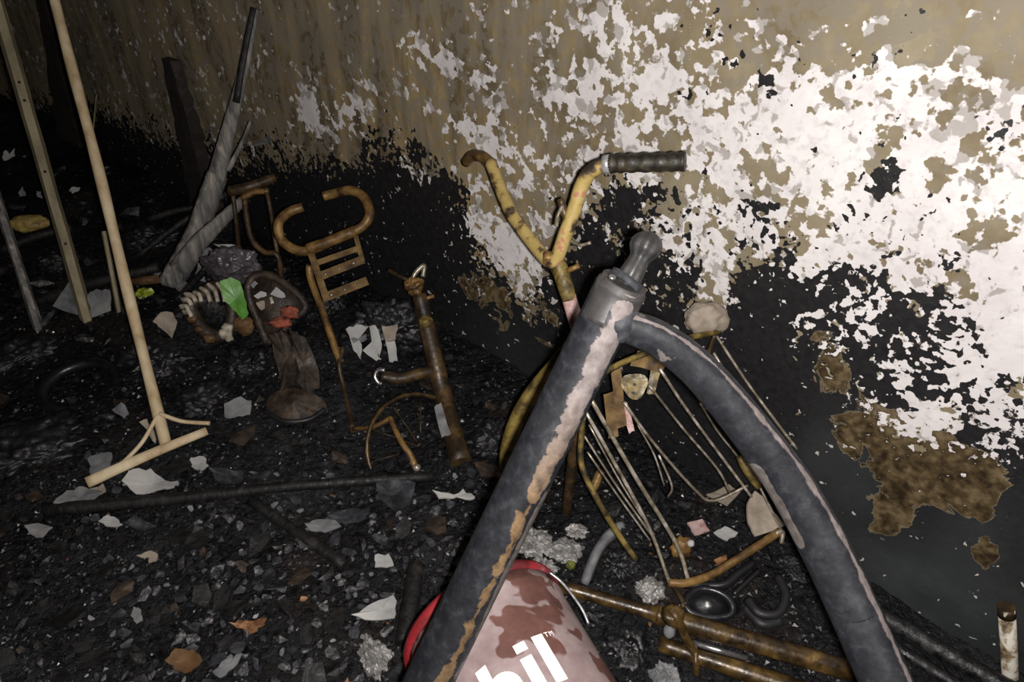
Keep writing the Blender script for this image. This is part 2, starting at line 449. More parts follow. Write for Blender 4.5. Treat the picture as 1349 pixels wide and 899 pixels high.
# ------------------------------------------------------------------ the wall: plaster, soot film, black char
def wall():
    S0, S1, Z0, Z1, st = -8.0, 3.0, -0.05, 2.7, 0.02
    ns, nz = int((S1 - S0) / st) + 1, int((Z1 - Z0) / st) + 1
    s = np.linspace(S0, S1, ns); z = np.linspace(Z0, Z1, nz)
    SS, ZZ = np.meshgrid(s, z, indexing='xy')
    SS = SS.ravel(); ZZ = ZZ.ravel()
    def line(pts):
        sv = [wall_st(*p) for p in pts]
        sv.sort()
        return np.interp(SS, [a for a, b in sv], [b for a, b in sv])
    soot = line([(0, 130), (120, 140), (200, 175), (300, 210), (400, 205), (450, 215), (500, 205), (560, 225), (600, 275), (640, 350), (690, 375), (740, 345), (790, 300), (840, 300), (900, 335), (960, 345), (1010, 355), (1060, 385), (1110, 420), (1160, 480), (1210, 520), (1260, 530), (1349, 545)])
    film = line([(0, -80), (300, 60), (420, 150), (480, 120), (540, 110), (600, 90), (660, 60), (720, 35), (780, -20), (850, -10), (900, 60), (960, 95), (1020, 100), (1080, 115), (1140, 120), (1200, 110), (1260, 150), (1300, 190), (1349, 175)])
    far = np.clip((-0.6 - SS) / 0.8, 0, 1)
    black = np.clip((soot - ZZ) / (0.50 - 0.2 * far) + 0.5, 0.10 - 0.25 * far, 1.3)
    tan = np.clip((ZZ - film) / 0.34 + 0.5, 0.30, 0.95)
    left = np.clip((-0.35 - SS) / 0.9, 0, 1)
    tan = np.maximum(tan, 0.30 + 0.55 * left)
    brown = np.zeros_like(SS); grey = np.zeros_like(SS); pale = np.zeros_like(SS)
    def blob(field, px, py, rx, ry, w):
        global_s, global_z = wall_st(px, py)
        s2, z2 = wall_st(px + rx, py); s3, z3 = wall_st(px, py + ry)
        ls = max(0.02, abs(s2 - global_s)); lz = max(0.015, abs(z3 - global_z))
        field += w * np.exp(-((SS - global_s) / ls) ** 2 - ((ZZ - global_z) / lz) ** 2)
    for b in [(1165, 240, 22, 28, 0.75), (930, 30, 40, 28, 0.42), (1010, 110, 14, 16, 0.45), (1140, 300, 25, 18, 0.3), (1255, 240, 16, 20, 0.28), (1130, 275, 15, 12, 0.3), (1330, 170, 40, 25, 0.35),
              (880, 250, 35, 30, 0.22), (820, 270, 30, 25, 0.55), (900, 120, 15, 14, 0.3), (1105, 370, 25, 22, 0.55), (1160, 360, 18, 10, 0.3), (1240, 370, 20, 30, 0.45), (1250, 430, 60, 40, 0.28), (1180, 400, 12, 10, 0.3),
              (940, 360, 14, 55, -1.0), (945, 395, 8, 20, -0.6), (1000, 290, 30, 20, 0.2), (870, 380, 30, 25, -0.18), (1010, 380, 45, 40, 0.3), (700, 330, 25, 40, -0.3), (660, 300, 30, 40, -0.25), (690, 380, 18, 40, -0.3),
              (440, 190, 30, 25, -0.3), (420, 165, 25, 20, -0.25), (520, 260, 18, 40, 0.35), (590, 250, 25, 35, 0.3), (560, 200, 30, 15, 0.2), (1200, 555, 60, 35, -0.35), (1290, 500, 50, 40, -0.2), (1320, 470, 40, 30, -0.25),
              (1060, 460, 30, 25, -0.1), (480, 110, 40, 14, 0.25), (700, 420, 10, 50, -0.25)]:
        blob(black, *b)
    for b in [(860, 330, 70, 50, -0.12), (1010, 350, 60, 30, -0.1), (1230, 440, 110, 70, 0.16), (1150, 400, 60, 40, 0.1), (790, 330, 40, 40, 0.2), (620, 260, 30, 40, 0.12), (460, 220, 40, 30, 0.1), (500, 170, 30, 30, 0.12)]:
        blob(black, *b)
    for b in [(560, 60, 35, 30, -0.42), (585, 85, 25, 12, -0.3), (635, 100, 20, 20, -0.45), (470, 150, 50, 35, -0.45), (405, 150, 18, 22, -0.5), (620, 175, 50, 35, -0.4), (690, 210, 60, 40, -0.3), (750, 120, 40, 50, -0.25), (680, 90, 30, 30, 0.15),
              (540, 250, 30, 40, -0.5), (620, 300, 40, 50, -0.5), (680, 340, 40, 50, -0.5), (1300, 20, 40, 30, -0.25), (1200, 90, 30, 20, -0.25), (1120, 40, 50, 20, -0.25), (950, 10, 50, 15, -0.2),
              (1160, 190, 25, 40, 0.3), (1255, 145, 30, 25, 0.3), (1265, 235, 40, 25, 0.35), (1015, 150, 30, 15, 0.3), (1220, 340, 40, 20, 0.25), (1300, 300, 30, 40, 0.25), (1030, 265, 30, 25, 0.25), (1000, 230, 20, 30, 0.2), (1270, 370, 30, 20, 0.2),
              (860, 200, 120, 90, -0.1), (840, 90, 60, 60, -0.2), (1060, 180, 90, 50, -0.12), (1260, 280, 60, 60, -0.12), (1130, 430, 80, 40, -0.2), (1250, 500, 90, 60, -0.2)]:
        blob(tan, *b)
    for b in [(1210, 610, 95, 75, 1.1), (1120, 570, 40, 60, 0.6), (1080, 470, 40, 50, 0.65), (1290, 620, 45, 50, 0.6), (1285, 668, 34, 24, 0.8), (1170, 690, 40, 25, 0.75), (1300, 730, 24, 26, 1.1), (1300, 835, 10, 10, 0.8), (640, 390, 60, 60, 0.5), (720, 440, 40, 50, 0.45), (1050, 540, 30, 40, 0.4), (300, 190, 60, 40, 0.5)]:
        blob(brown, *b)
    for b in [(1230, 790, 190, 75, 1.2), (1130, 640, 60, 70, 0.6), (1300, 690, 80, 60, 0.4), (670, 500, 60, 70, 0.5), (1080, 600, 40, 60, 0.5)]:
        blob(grey, *b)
    for b in [(1120, 585, 20, 40, 0.16), (650, 520, 40, 40, 0.15), (720, 400, 60, 50, 0.10), (1200, 700, 30, 20, 0.15), (1060, 470, 40, 40, 0.12), (880, 410, 60, 50, 0.12), (620, 400, 40, 60, 0.08), (1300, 770, 30, 60, 0.05), (500, 320, 40, 50, 0.05)]:
        blob(pale, *b)
    grey = np.clip(grey, 0, 1)
    # gentle unevenness of the plaster
    off = np.array([0.004 * noise.noise(V((a * 2.3, b * 2.3, 7))) for a, b in zip(SS, ZZ)])
    X = WN.x * (WD - off) + WT.x * SS
    Y = WN.y * (WD - off) + WT.y * SS
    verts = np.stack([X, Y, ZZ], 1)
    idx = np.arange(ns * nz).reshape(nz, ns)
    faces = np.stack([idx[:-1, :-1], idx[:-1, 1:], idx[1:, 1:], idx[1:, :-1]], -1).reshape(-1, 4)
    verts = verts.tolist(); faces = [tuple(f) for f in faces.tolist()]
    c = [idx[0, 0], idx[0, -1], idx[-1, -1], idx[-1, 0]]
    o = len(verts)
    for i in c:
        verts.append([verts[i][0] + WN.x * 0.15, verts[i][1] + WN.y * 0.15, verts[i][2]])
    c = [int(i) for i in c]
    faces += [(o + 3, o + 2, o + 1, o)]
    for i in range(4):
        j = (i + 1) % 4
        faces.append((c[j], c[i], o + i, o + j))
    me = bpy.data.meshes.new('wall_right')
    me.from_pydata(verts, [], faces)
    for nm, arr in (('soot', black), ('film', tan), ('brown', brown), ('grey', grey), ('pale', pale), ('streak', np.clip((-0.55 - SS) / 0.9, 0, 1))):
        at = me.attributes.new(nm, 'FLOAT', 'POINT')
        at.data.foreach_set('value', np.concatenate([arr, np.zeros(4)]).astype(np.float32))
    m, nt, nd, lk, bsdf = nodes_of('burnt_plaster')
    co = nd.new('ShaderNodeTexCoord').outputs['Object']
    def attr(n):
        a = nd.new('ShaderNodeAttribute'); a.attribute_name = n
        return a.outputs['Fac']
    def blend(a, b, w):
        q = mathn(nt, 'ADD', mathn(nt, 'MULTIPLY', a, 1 - w), mathn(nt, 'MULTIPLY', b, w))
        return mathn(nt, 'ADD', mathn(nt, 'MULTIPLY', mathn(nt, 'SUBTRACT', q, 0.5), 1.7), 0.5)
    n1 = blend(noise_node(nt, 10, 4, 0.6, 0.1, co), noise_node(nt, 38, 3, 0.5, 0.1, co), 0.5)
    n2 = blend(noise_node(nt, 15, 3, 0.5, 0.1, co), noise_node(nt, 58, 2, 0.45, 0.1, co), 0.55)
    n3 = noise_node(nt, 10, 5, 0.6, 0.6, co)
    n4 = noise_node(nt, 60, 4, 0.55, 0.3, co)
    n5 = noise_node(nt, 5, 6, 0.65, 0.2, co)
    n6 = noise_node(nt, 34, 3, 0.5, 0.4, co)
    white = ramp(nt, n5, [(0.3, (0.56, 0.52, 0.53)), (0.6, (0.75, 0.72, 0.72))])
    white = mix_rgba(nt, maprange(nt, n4, 0.5, 0.7, 0, 0.5), white, (0.45, 0.42, 0.42))
    tan_c = ramp(nt, n5, [(0.28, (0.085, 0.06, 0.03)), (0.5, (0.21, 0.17, 0.105)), (0.72, (0.29, 0.25, 0.175))])
    mp = nd.new('ShaderNodeMapping'); mp.inputs['Scale'].default_value = (1, 1, 0.22)
    lk.new(co, mp.inputs['Vector'])
    ns_ = noise_node(nt, 11, 5, 0.65, 0.3, mp.outputs[0])
    strk = maprange(nt, ns_, 0.42, 0.6)
    tan_l = mix_rgba(nt, strk, (0.06, 0.04, 0.02), (0.3, 0.22, 0.105))
    tan_c = mix_rgba(nt, mathn(nt, 'MULTIPLY', attr('streak'), 0.75), tan_c, tan_l)
    def thresh(nv, at, gain, bias, soft):
        t = mathn(nt, 'ADD', nv, mathn(nt, 'MULTIPLY', mathn(nt, 'SUBTRACT', attr(at), 0.5), gain))
        return maprange(nt, t, 0.5 + bias - soft, 0.5 + bias + soft)
    km = thresh(n1, 'film', 0.42, 0.0, 0.014)
    kf = thresh(n6, 'film', 0.3, 0.07, 0.02)
    c = mix_rgba(nt, km, white, tan_c)
    c = mix_rgba(nt, mathn(nt, 'MULTIPLY', kf, 0.6), c, (0.2, 0.175, 0.14))
    kb = thresh(n2, 'soot', 0.62, 0.0, 0.008)
    kb2 = thresh(n4, 'soot', 0.5, 0.11, 0.012)
    kb = mathn(nt, 'MAXIMUM', kb, kb2)
    blk = ramp(nt, n4, [(0.3, (0.006, 0.006, 0.007)), (0.7, (0.016, 0.015, 0.016))])
    brn = ramp(nt, n2, [(0.3, (0.022, 0.013, 0.006)), (0.5, (0.07, 0.047, 0.02)), (0.72, (0.15, 0.11, 0.06))])
    kbr = thresh(n3, 'brown', 0.5, -0.02, 0.012)
    edge = mathn(nt, 'MULTIPLY', kbr, mathn(nt, 'SUBTRACT', 1.0, thresh(n3, 'brown', 0.5, 0.012, 0.012)))
    kbr = thresh(n3, 'brown', 0.5, 0.03, 0.01)
    edge = mathn(nt, 'MULTIPLY', kbr, mathn(nt, 'SUBTRACT', 1.0, thresh(n3, 'brown', 0.5, 0.045, 0.012)))
    gry = ramp(nt, n5, [(0.3, (0.024, 0.027, 0.029)), (0.7, (0.05, 0.055, 0.057))])
    low = mix_rgba(nt, attr('grey'), blk, gry)
    low = mix_rgba(nt, kbr, low, brn)
    low = mix_rgba(nt, mathn(nt, 'MULTIPLY', edge, 0.6), low, (0.28, 0.24, 0.17))
    vor = noise_node(nt, 48, 2, 0.5, 0.6, co)
    kp = mathn(nt, 'ADD', vor, mathn(nt, 'MULTIPLY', attr('pale'), 0.6))
    kp = maprange(nt, kp, 0.71, 0.72)
    low = mix_rgba(nt, kp, low, (0.5, 0.47, 0.44))
    c = mix_rgba(nt, kb, c, low)
    lk.new(c, bsdf.inputs['Base Color'])
    rg = maprange(nt, kb, 0, 1, 0.8, 0.5)
    lk.new(rg, bsdf.inputs['Roughness'])
    h = mathn(nt, 'ADD', mathn(nt, 'MULTIPLY', kb, -0.8), mathn(nt, 'MULTIPLY', km, 0.25))
    h = mathn(nt, 'ADD', h, mathn(nt, 'MULTIPLY', n4, 0.5))
    bump(nt, bsdf, h, 0.35, 0.003)
    me.materials.append(m)
    me.polygons.foreach_set('use_smooth', [True] * (len(faces) - 5) + [False] * 5)
    o = bpy.data.objects.new('wall_right', me)
    col.objects.link(o)
    tag(o, 'soot-stained plaster wall with peeling white, tan and black patches', kind='structure')
wall()

# ------------------------------------------------------------------ floor: bed of soaked char
def floor():
    x0, x1, y0, y1, st = -6.3, 2.3, -0.7, 6.2, 0.02
    nx, ny = int((x1 - x0) / st), int((y1 - y0) / st)
    verts, faces = [], []
    keep = {}
    for j in range(ny + 1):
        y = y0 + j * st
        for i in range(nx + 1):
            x = x0 + i * st
            if WD - (x * WN.x + y * WN.y) < -0.05:
                continue
            keep[(i, j)] = len(verts)
            verts.append((x, y, H(x, y)))
    for j in range(ny):
        for i in range(nx):
            q = [keep.get(k) for k in ((i, j), (i + 1, j), (i + 1, j + 1), (i, j + 1))]
            if None not in q:
                faces.append(tuple(q))
    m, nt, nd, lk, bsdf = nodes_of('soaked_char')
    co = nd.new('ShaderNodeTexCoord').outputs['Object']
    n1 = noise_node(nt, 9, 7, 0.65, 0.4, co)
    n2 = noise_node(nt, 45, 6, 0.65, 0.3, co)
    n3 = noise_node(nt, 3.2, 4, 0.6, 0.2, co)
    n4 = noise_node(nt, 70, 3, 0.5, 0.2, co)
    c = ramp(nt, n2, [(0.3, (0.003, 0.003, 0.004)), (0.5, (0.008, 0.008, 0.0095)), (0.66, (0.02, 0.02, 0.024)), (0.85, (0.07, 0.07, 0.075))])
    c = mix_rgba(nt, maprange(nt, n1, 0.52, 0.62, 0, 0.55), c, (0.022, 0.025, 0.031))
    nL = noise_node(nt, 1.7, 3, 0.6, 0.4, co)
    c = mix_rgba(nt, maprange(nt, nL, 0.45, 0.58, 0.85, 0.0), c, (0.003, 0.003, 0.004))
    c = mix_rgba(nt, maprange(nt, n3, 0.56, 0.66, 0, 0.6), c, (0.02, 0.013, 0.01))
    c = mix_rgba(nt, maprange(nt, n4, 0.68, 0.71), c, (0.14, 0.135, 0.13))
    lk.new(c, bsdf.inputs['Base Color'])
    lk.new(maprange(nt, n4, 0.35, 0.6, 0.10, 0.6), bsdf.inputs['Roughness'])
    bsdf.inputs['Specular IOR Level'].default_value = 0.3
    h = mathn(nt, 'ADD', n1, mathn(nt, 'MULTIPLY', n2, 0.8))
    bump(nt, bsdf, h, 0.9, 0.02)
    me = bpy.data.meshes.new('floor')
    me.from_pydata(verts, [], faces)
    me.materials.append(m)
    me.polygons.foreach_set('use_smooth', [True] * len(faces))
    o = bpy.data.objects.new('floor', me)
    col.objects.link(o)
    tag(o, 'floor covered in wet black char and ash', kind='structure')
floor()
mat('sooty_plaster', [(0.3, (0.012, 0.009, 0.007)), (0.5, (0.04, 0.03, 0.02)), (0.7, (0.1, 0.08, 0.05))], 5, rough=(0.7, 0.95), bs=0.4, bd=0.004, stretch=(1, 1, 0.3))
def plain_wall(name, s0, s1, d0, d1, label):
    v = []
    for z in (-0.05, 2.7):
        for (s_, d_) in ((s0, d0), (s1, d0), (s1, d1), (s0, d1)):
            p = WN * d_ + WT * s_
            v.append((p.x, p.y, z))
    o = build(name, v, [(0, 1, 2, 3), (7, 6, 5, 4), (0, 4, 5, 1), (1, 5, 6, 2), (2, 6, 7, 3), (3, 7, 4, 0)], 'sooty_plaster', None, smooth=False)
    tag(o, label, kind='structure')
plain_wall('wall_back', -6.35, -6.2, -1.9, 1.34, 'dark sooty plaster wall closing the room')
plain_wall('wall_left', -6.2, 1.6, -2.05, -1.9, 'dark sooty plaster wall opposite the peeling one')

# ------------------------------------------------------------------ foreground: thick burnt bicycle frame
def bicycle_frame():
    top = D(812, 392, 1.0); low = D(563, 905, 1.15)
    d = (low - top)
    foot = low + d * ((0.02 - low.z) / d.z)
    t = thing('burnt_bicycle', 'charred bicycle with two thick black tubes meeting at a knobbed head', 'bicycle', (foot.x, foot.y, 0))
    side = (CAM - (top + low) / 2).normalized()
    prof = lambda a: 1.0 + 0.05 * math.cos(3 * (a - 0.6))
    tube('down_tube', [top - d * 0.02, top + d * 0.33, top + d * 0.66, low, foot], lambda v: 0.0345 + 0.004 * v, 'frame_coat', t, segs=40, sm=14, prof=prof, up=-side)
    # collar, neck and ribbed knob on the head
    hd = D(823, 371, 0.99)
    hv, hf, hu = tube_geo([top + d * 0.06, top, hd], lambda v: 0.0352 if v < 0.85 else 0.032, segs=32, sm=6, up=side)
    h = build('head_tube', hv, hf, 'frame_grey', t, uvs=hu)
    tube('bolt', [D(806, 367, 0.955), D(807, 364, 0.953)], 0.005, 'chrome', h, segs=8)
    def kr(v):
        if v < 0.4: return 0.0170 - 0.0035 * sstep(0.0, 0.4, v)
        q = (v - 0.4) / 0.6
        if q < 0.55: return 0.0135 + 0.0072 * sstep(0, 0.4, q)
        return 0.0207 * math.sqrt(max(0.01, 1 - ((q - 0.55) / 0.46) ** 2))
    tube('steerer_knob', [D(826, 372, 0.99), D(833, 359, 0.985), D(840, 346, 0.985), D(845, 336, 0.985), D(850, 326, 0.985), D(854, 317, 0.985), D(858, 306, 0.985)], kr, 'knob_rubber', t, segs=40, sm=8,
         prof=lambda a: 1.0 + 0.05 * math.cos(8 * a), up=side)
    tube('collar', [D(821, 374, 0.99), D(827, 366, 0.99)], 0.024, 'ash_dark', t, segs=24, sm=0)
    # curved top tube
    pts = [(822, 427, 1.0), (870, 447, 1.0), (925, 490, 1.01), (985, 560, 1.02), (1040, 635, 1.03), (1085, 715, 1.03), (1125, 800, 1.02), (1172, 905, 1.0)]
    P = [D(*p) for p in pts]
    e = P[-1] - P[-2]
    P.append(P[-1] + e * ((0.02 - P[-1].z) / e.z))
    tube('top_tube', P, lambda v: 0.0225 + 0.0115 * min(1, v * 1.6), 'frame_coat_top', t, segs=36, sm=10, prof=lambda a: 1.0 + 0.06 * math.cos(3 * (a - 1.0)), up=-side)
    # gusset weld between the tubes
    v, f = lump_geo(D(815, 425, 1.0), (0.03, 0.028, 0.03), sub=3, amp=0.12, seed=2)
    build('weld', v, f, 'ash_dark', t)
    # hanging brake cable
    tube('brake_cable', [D(1052, 690, 1.06), D(1062, 735, 1.05), D(1080, 775, 1.05)], 0.0022, 'wire', t, segs=6)
    return t
bicycle_frame()

# ------------------------------------------------------------------ red oil pail lying on its side
def pail():
    R = 0.158; zc = 0.235
    A = Zp(637, 822, zc); B = Zp(700, 935, zc)
    ax = (B - A).normalized()
    up = V((0, 0, 1)); sd = ax.cross(up).normalized()
    L = 0.37
    t = thing('oil_pail', 'maroon oil pail with white lettering lying under the frame', 'pail', (A + ax * L / 2) - V((0, 0, R)))
    def P(h, a, r):
        return A + ax * h + up * (r * math.cos(a)) + sd * (r * math.sin(a))
    S = 64
    def lathe(prof, name, m, parent, closed=False):
        v, f = [], []
        for (h, r) in prof:
            for k in range(S):
                v.append(P(h, 2 * math.pi * k / S, r))
        for i in range(len(prof) - 1):
            for k in range(S):
                f.append((i * S + k, i * S + (k + 1) % S, (i + 1) * S + (k + 1) % S, (i + 1) * S + k))
        if closed:
            f.append(tuple(range(S - 1, -1, -1))); f.append(tuple((len(prof) - 1) * S + k for k in range(S)))
        return build(name, v, f, m, parent)
    rr = lambda h: R * (1.0 - 0.10 * h / L)
    prof = [(0.012, rr(0))] + [(h, rr(h) + dz) for h, dz in ((0.03, 0), (0.034, 0.0022), (0.04, 0.0022), (0.044, 0), (0.1, 0), (0.2, 0), (0.3, 0), (0.35, 0), (0.365, -0.004), (0.37, -0.012))]
    body = lathe(prof, 'body', 'pail_paint', t, True)
    lip = lathe([(-0.004, R - 0.01), (-0.006, R - 0.003), (-0.004, R + 0.0035), (0.004, R + 0.006), (0.012, R + 0.0045), (0.016, R)], 'rim', 'red_paint', t)
    # lid just inside the rim
    v = [P(0.004, 2 * math.pi * k / S, R - 0.004) for k in range(S)] + [P(-0.0, 0, 0)]
    build('lid', v, [(k, (k + 1) % S, S) for k in range(S)], 'red_paint', t, smooth=False)
    # wire bail and its ear
    tube('bail_handle', [P(0.02, -0.9, R + 0.006), P(0.05, -1.0, R + 0.012), P(0.1, -1.1, R + 0.012), P(0.13, -1.16, R + 0.006)], 0.003, 'chrome', t, segs=8)
    # lettering, bent round the body
    def surf(px, py):
        r = ray(px, py)
        lo = None
        tt = 0.8
        while tt < 2:
            p = CAM + r * tt
            h = (p - A).dot(ax)
            q = (p - A) - ax * h
            if q.length < rr(max(0, min(L, h))):
                return h, math.atan2(q.dot(sd), q.dot(up))
            tt += 0.001
        return None
    l_top = surf(713, 836); l_bot = surf(751, 893)
    ib = surf(722, 900)
    sgn = -1.0       # reading direction along the angle
    hh = abs(l_bot[0] - l_top[0])
    h0 = l_top[0]; a0 = l_top[1]
    def glyph(rects):
        v, f = [], []
        for (x0, x1, y0, y1) in rects:       # x right in reading order, y down from the l's top, metres
            nx = 5; nyy = 6
            o = len(v)
            for lay in (0.0004, 0.0016):
                for j in range(nyy + 1):
                    for i in range(nx + 1):
                        x = x0 + (x1 - x0) * i / nx; y = y0 + (y1 - y0) * j / nyy
                        h = h0 + y
                        v.append(P(h, a0 + sgn * x / rr(h), rr(h) + lay))
            w = nx + 1; m_ = w * (nyy + 1)
            for j in range(nyy):
                for i in range(nx):
                    q = o + j * w + i
                    f.append((q + m_, q + 1 + m_, q + w + 1 + m_, q + w + m_))
        return v, f
    def ringbowl(cx, cy, r0, r1):
        v, f = [], []
        n = 28
        for k in range(n):
            a = 2 * math.pi * k / n
            for r in (r0, r1):
                x = cx + r * math.cos(a); y = cy + r * math.sin(a)
                h = h0 + y
                v.append(P(h, a0 + sgn * x / rr(h), rr(h) + 0.0016))
        for k in range(n):
            j = (k + 1) % n
            f.append((2 * k, 2 * k + 1, 2 * j + 1, 2 * j))
        return v, f
    H1 = hh * 1.02
    bw = 0.021; xh = H1 * 0.30
    g = glyph([(-bw, 0, 0.0, H1)])
    build('lettering_l', g[0], g[1], 'white_print', t)
    g = glyph([(-bw - 0.034, -0.034, xh, H1), (-bw - 0.034, -0.034, 0.0, xh * 0.62)])
    build('lettering_i', g[0], g[1], 'white_print', t)
    rb = (H1 - xh) / 2
    cx = -bw - 0.046 - rb
    g = merge(ringbowl(cx, xh + rb, rb - 0.02, rb), glyph([(cx - rb, cx - rb + bw, 0.0, H1)]))
    build('lettering_b', g[0], g[1], 'white_print', t)
    e = 0.0016
    g = glyph([(0.003, 0.0105, 0, e), (0.0060, 0.0060 + e, 0, 0.009), (0.0125, 0.0125 + e, 0, 0.009), (0.019, 0.019 + e, 0, 0.009), (0.0141, 0.019, 0.001, 0.003), (0.0158, 0.0158 + e, 0.002, 0.006)])
    build('lettering_trademark', g[0], g[1], 'white_print', t)
pail()

# ------------------------------------------------------------------ rusty bicycle against the wall
def bicycle():
    foot = Zp(700, 690, 0.03)
    t = thing('bicycle', 'rusted bicycle with yellow scorched handlebar leaning at the white wall', 'bicycle', foot)
    hb = tube('handlebar', [D(646, 214, 1.70), D(660, 250, 1.66), D(675, 283, 1.61), D(700, 318, 1.56), D(723, 344, 1.51), D(734, 338, 1.49), D(746, 305, 1.46), D(757, 275, 1.44), D(766, 246, 1.42), D(779, 226, 1.40), D(800, 216, 1.385)],
         0.0145, 'bar_paint', t, segs=16, sm=6)
    tube('bar_end', [D(648, 218, 1.70), D(636, 207, 1.73), D(622, 206, 1.79), D(614, 214, 1.84)], lambda v: 0.0145 - 0.002 * v, 'rust', hb, segs=12)
    tube('grip', [D(803, 216, 1.384), D(830, 215, 1.37), D(870, 214, 1.35), D(903, 213, 1.335)], lambda v: 0.0175 + 0.0012 * math.sin(v * 40), 'grip_rubber', hb, segs=20, sm=8)
    tube('grip_flange', [D(795, 217, 1.388), D(805, 216, 1.383)], 0.0178, 'silver_paint', hb, segs=18, sm=0)
    tube('clamp', [D(738, 262, 1.45), D(747, 288, 1.455), D(759, 289, 1.45)], 0.008, 'rust_dark', hb, segs=8)
    tube('brake_lever', [D(742, 270, 1.44), D(735, 284, 1.44), D(733, 298, 1.45)], 0.004, 'wire', hb, segs=8)
    tube('brake_hook', [D(752, 318, 1.46), D(764, 323, 1.45), D(778, 320, 1.44)], 0.0035, 'wire', hb, segs=8)
    st = tube('stem', [D(726, 336, 1.51), D(738, 356, 1.505), D(745, 378, 1.505), D(750, 395, 1.51)], lambda v: 0.019 - 0.004 * v, 'rust_yellow', t, segs=16)
    tube('stem_bolt', [D(747, 357, 1.49), D(763, 350, 1.48)], 0.0055, 'rust', st, segs=8)
    tube('stem_clamp', [D(722, 335, 1.50), D(722, 345, 1.49)], 0.011, 'rust', st, segs=10)
    tube('head_tube', [D(749, 390, 1.51), D(757, 418, 1.515), D(768, 455, 1.52)], 0.0155, 'pink_primer', t, segs=16)
    fl_ = Zp(712, 668, 0.05); fr_ = Zp(744, 690, 0.05)
    tube('fork_blade', [D(766, 450, 1.52), D(752, 520, 1.56), fl_], 0.012, 'rust_dark', t, segs=10)
    tube('fork_blade', [D(768, 450, 1.52), D(764, 520, 1.56), fr_], 0.012, 'rust_dark', t, segs=10)
    # mudguard arc to the left of the thick frame, and the rim's lower arc
    mg = [D(752, 458, 1.50), D(728, 486, 1.52), D(700, 520, 1.55), D(680, 556, 1.58), D(669, 592, 1.62), D(667, 625, 1.66)]
    tube('mudguard', mg, lambda v: 0.017, 'rust_yellow', t, segs=14, sm=8, prof=lambda a: 1.0 if abs(math.cos(a)) > 0.6 else 0.75)
    tube('wheel_rim', [Zp(668, 640, 0.10), Zp(676, 676, 0.07), Zp(700, 690, 0.06), Zp(735, 682, 0.06), Zp(772, 660, 0.08), Zp(792, 620, 0.14)], 0.011, 'rust', t, segs=12, sm=8)
bicycle()

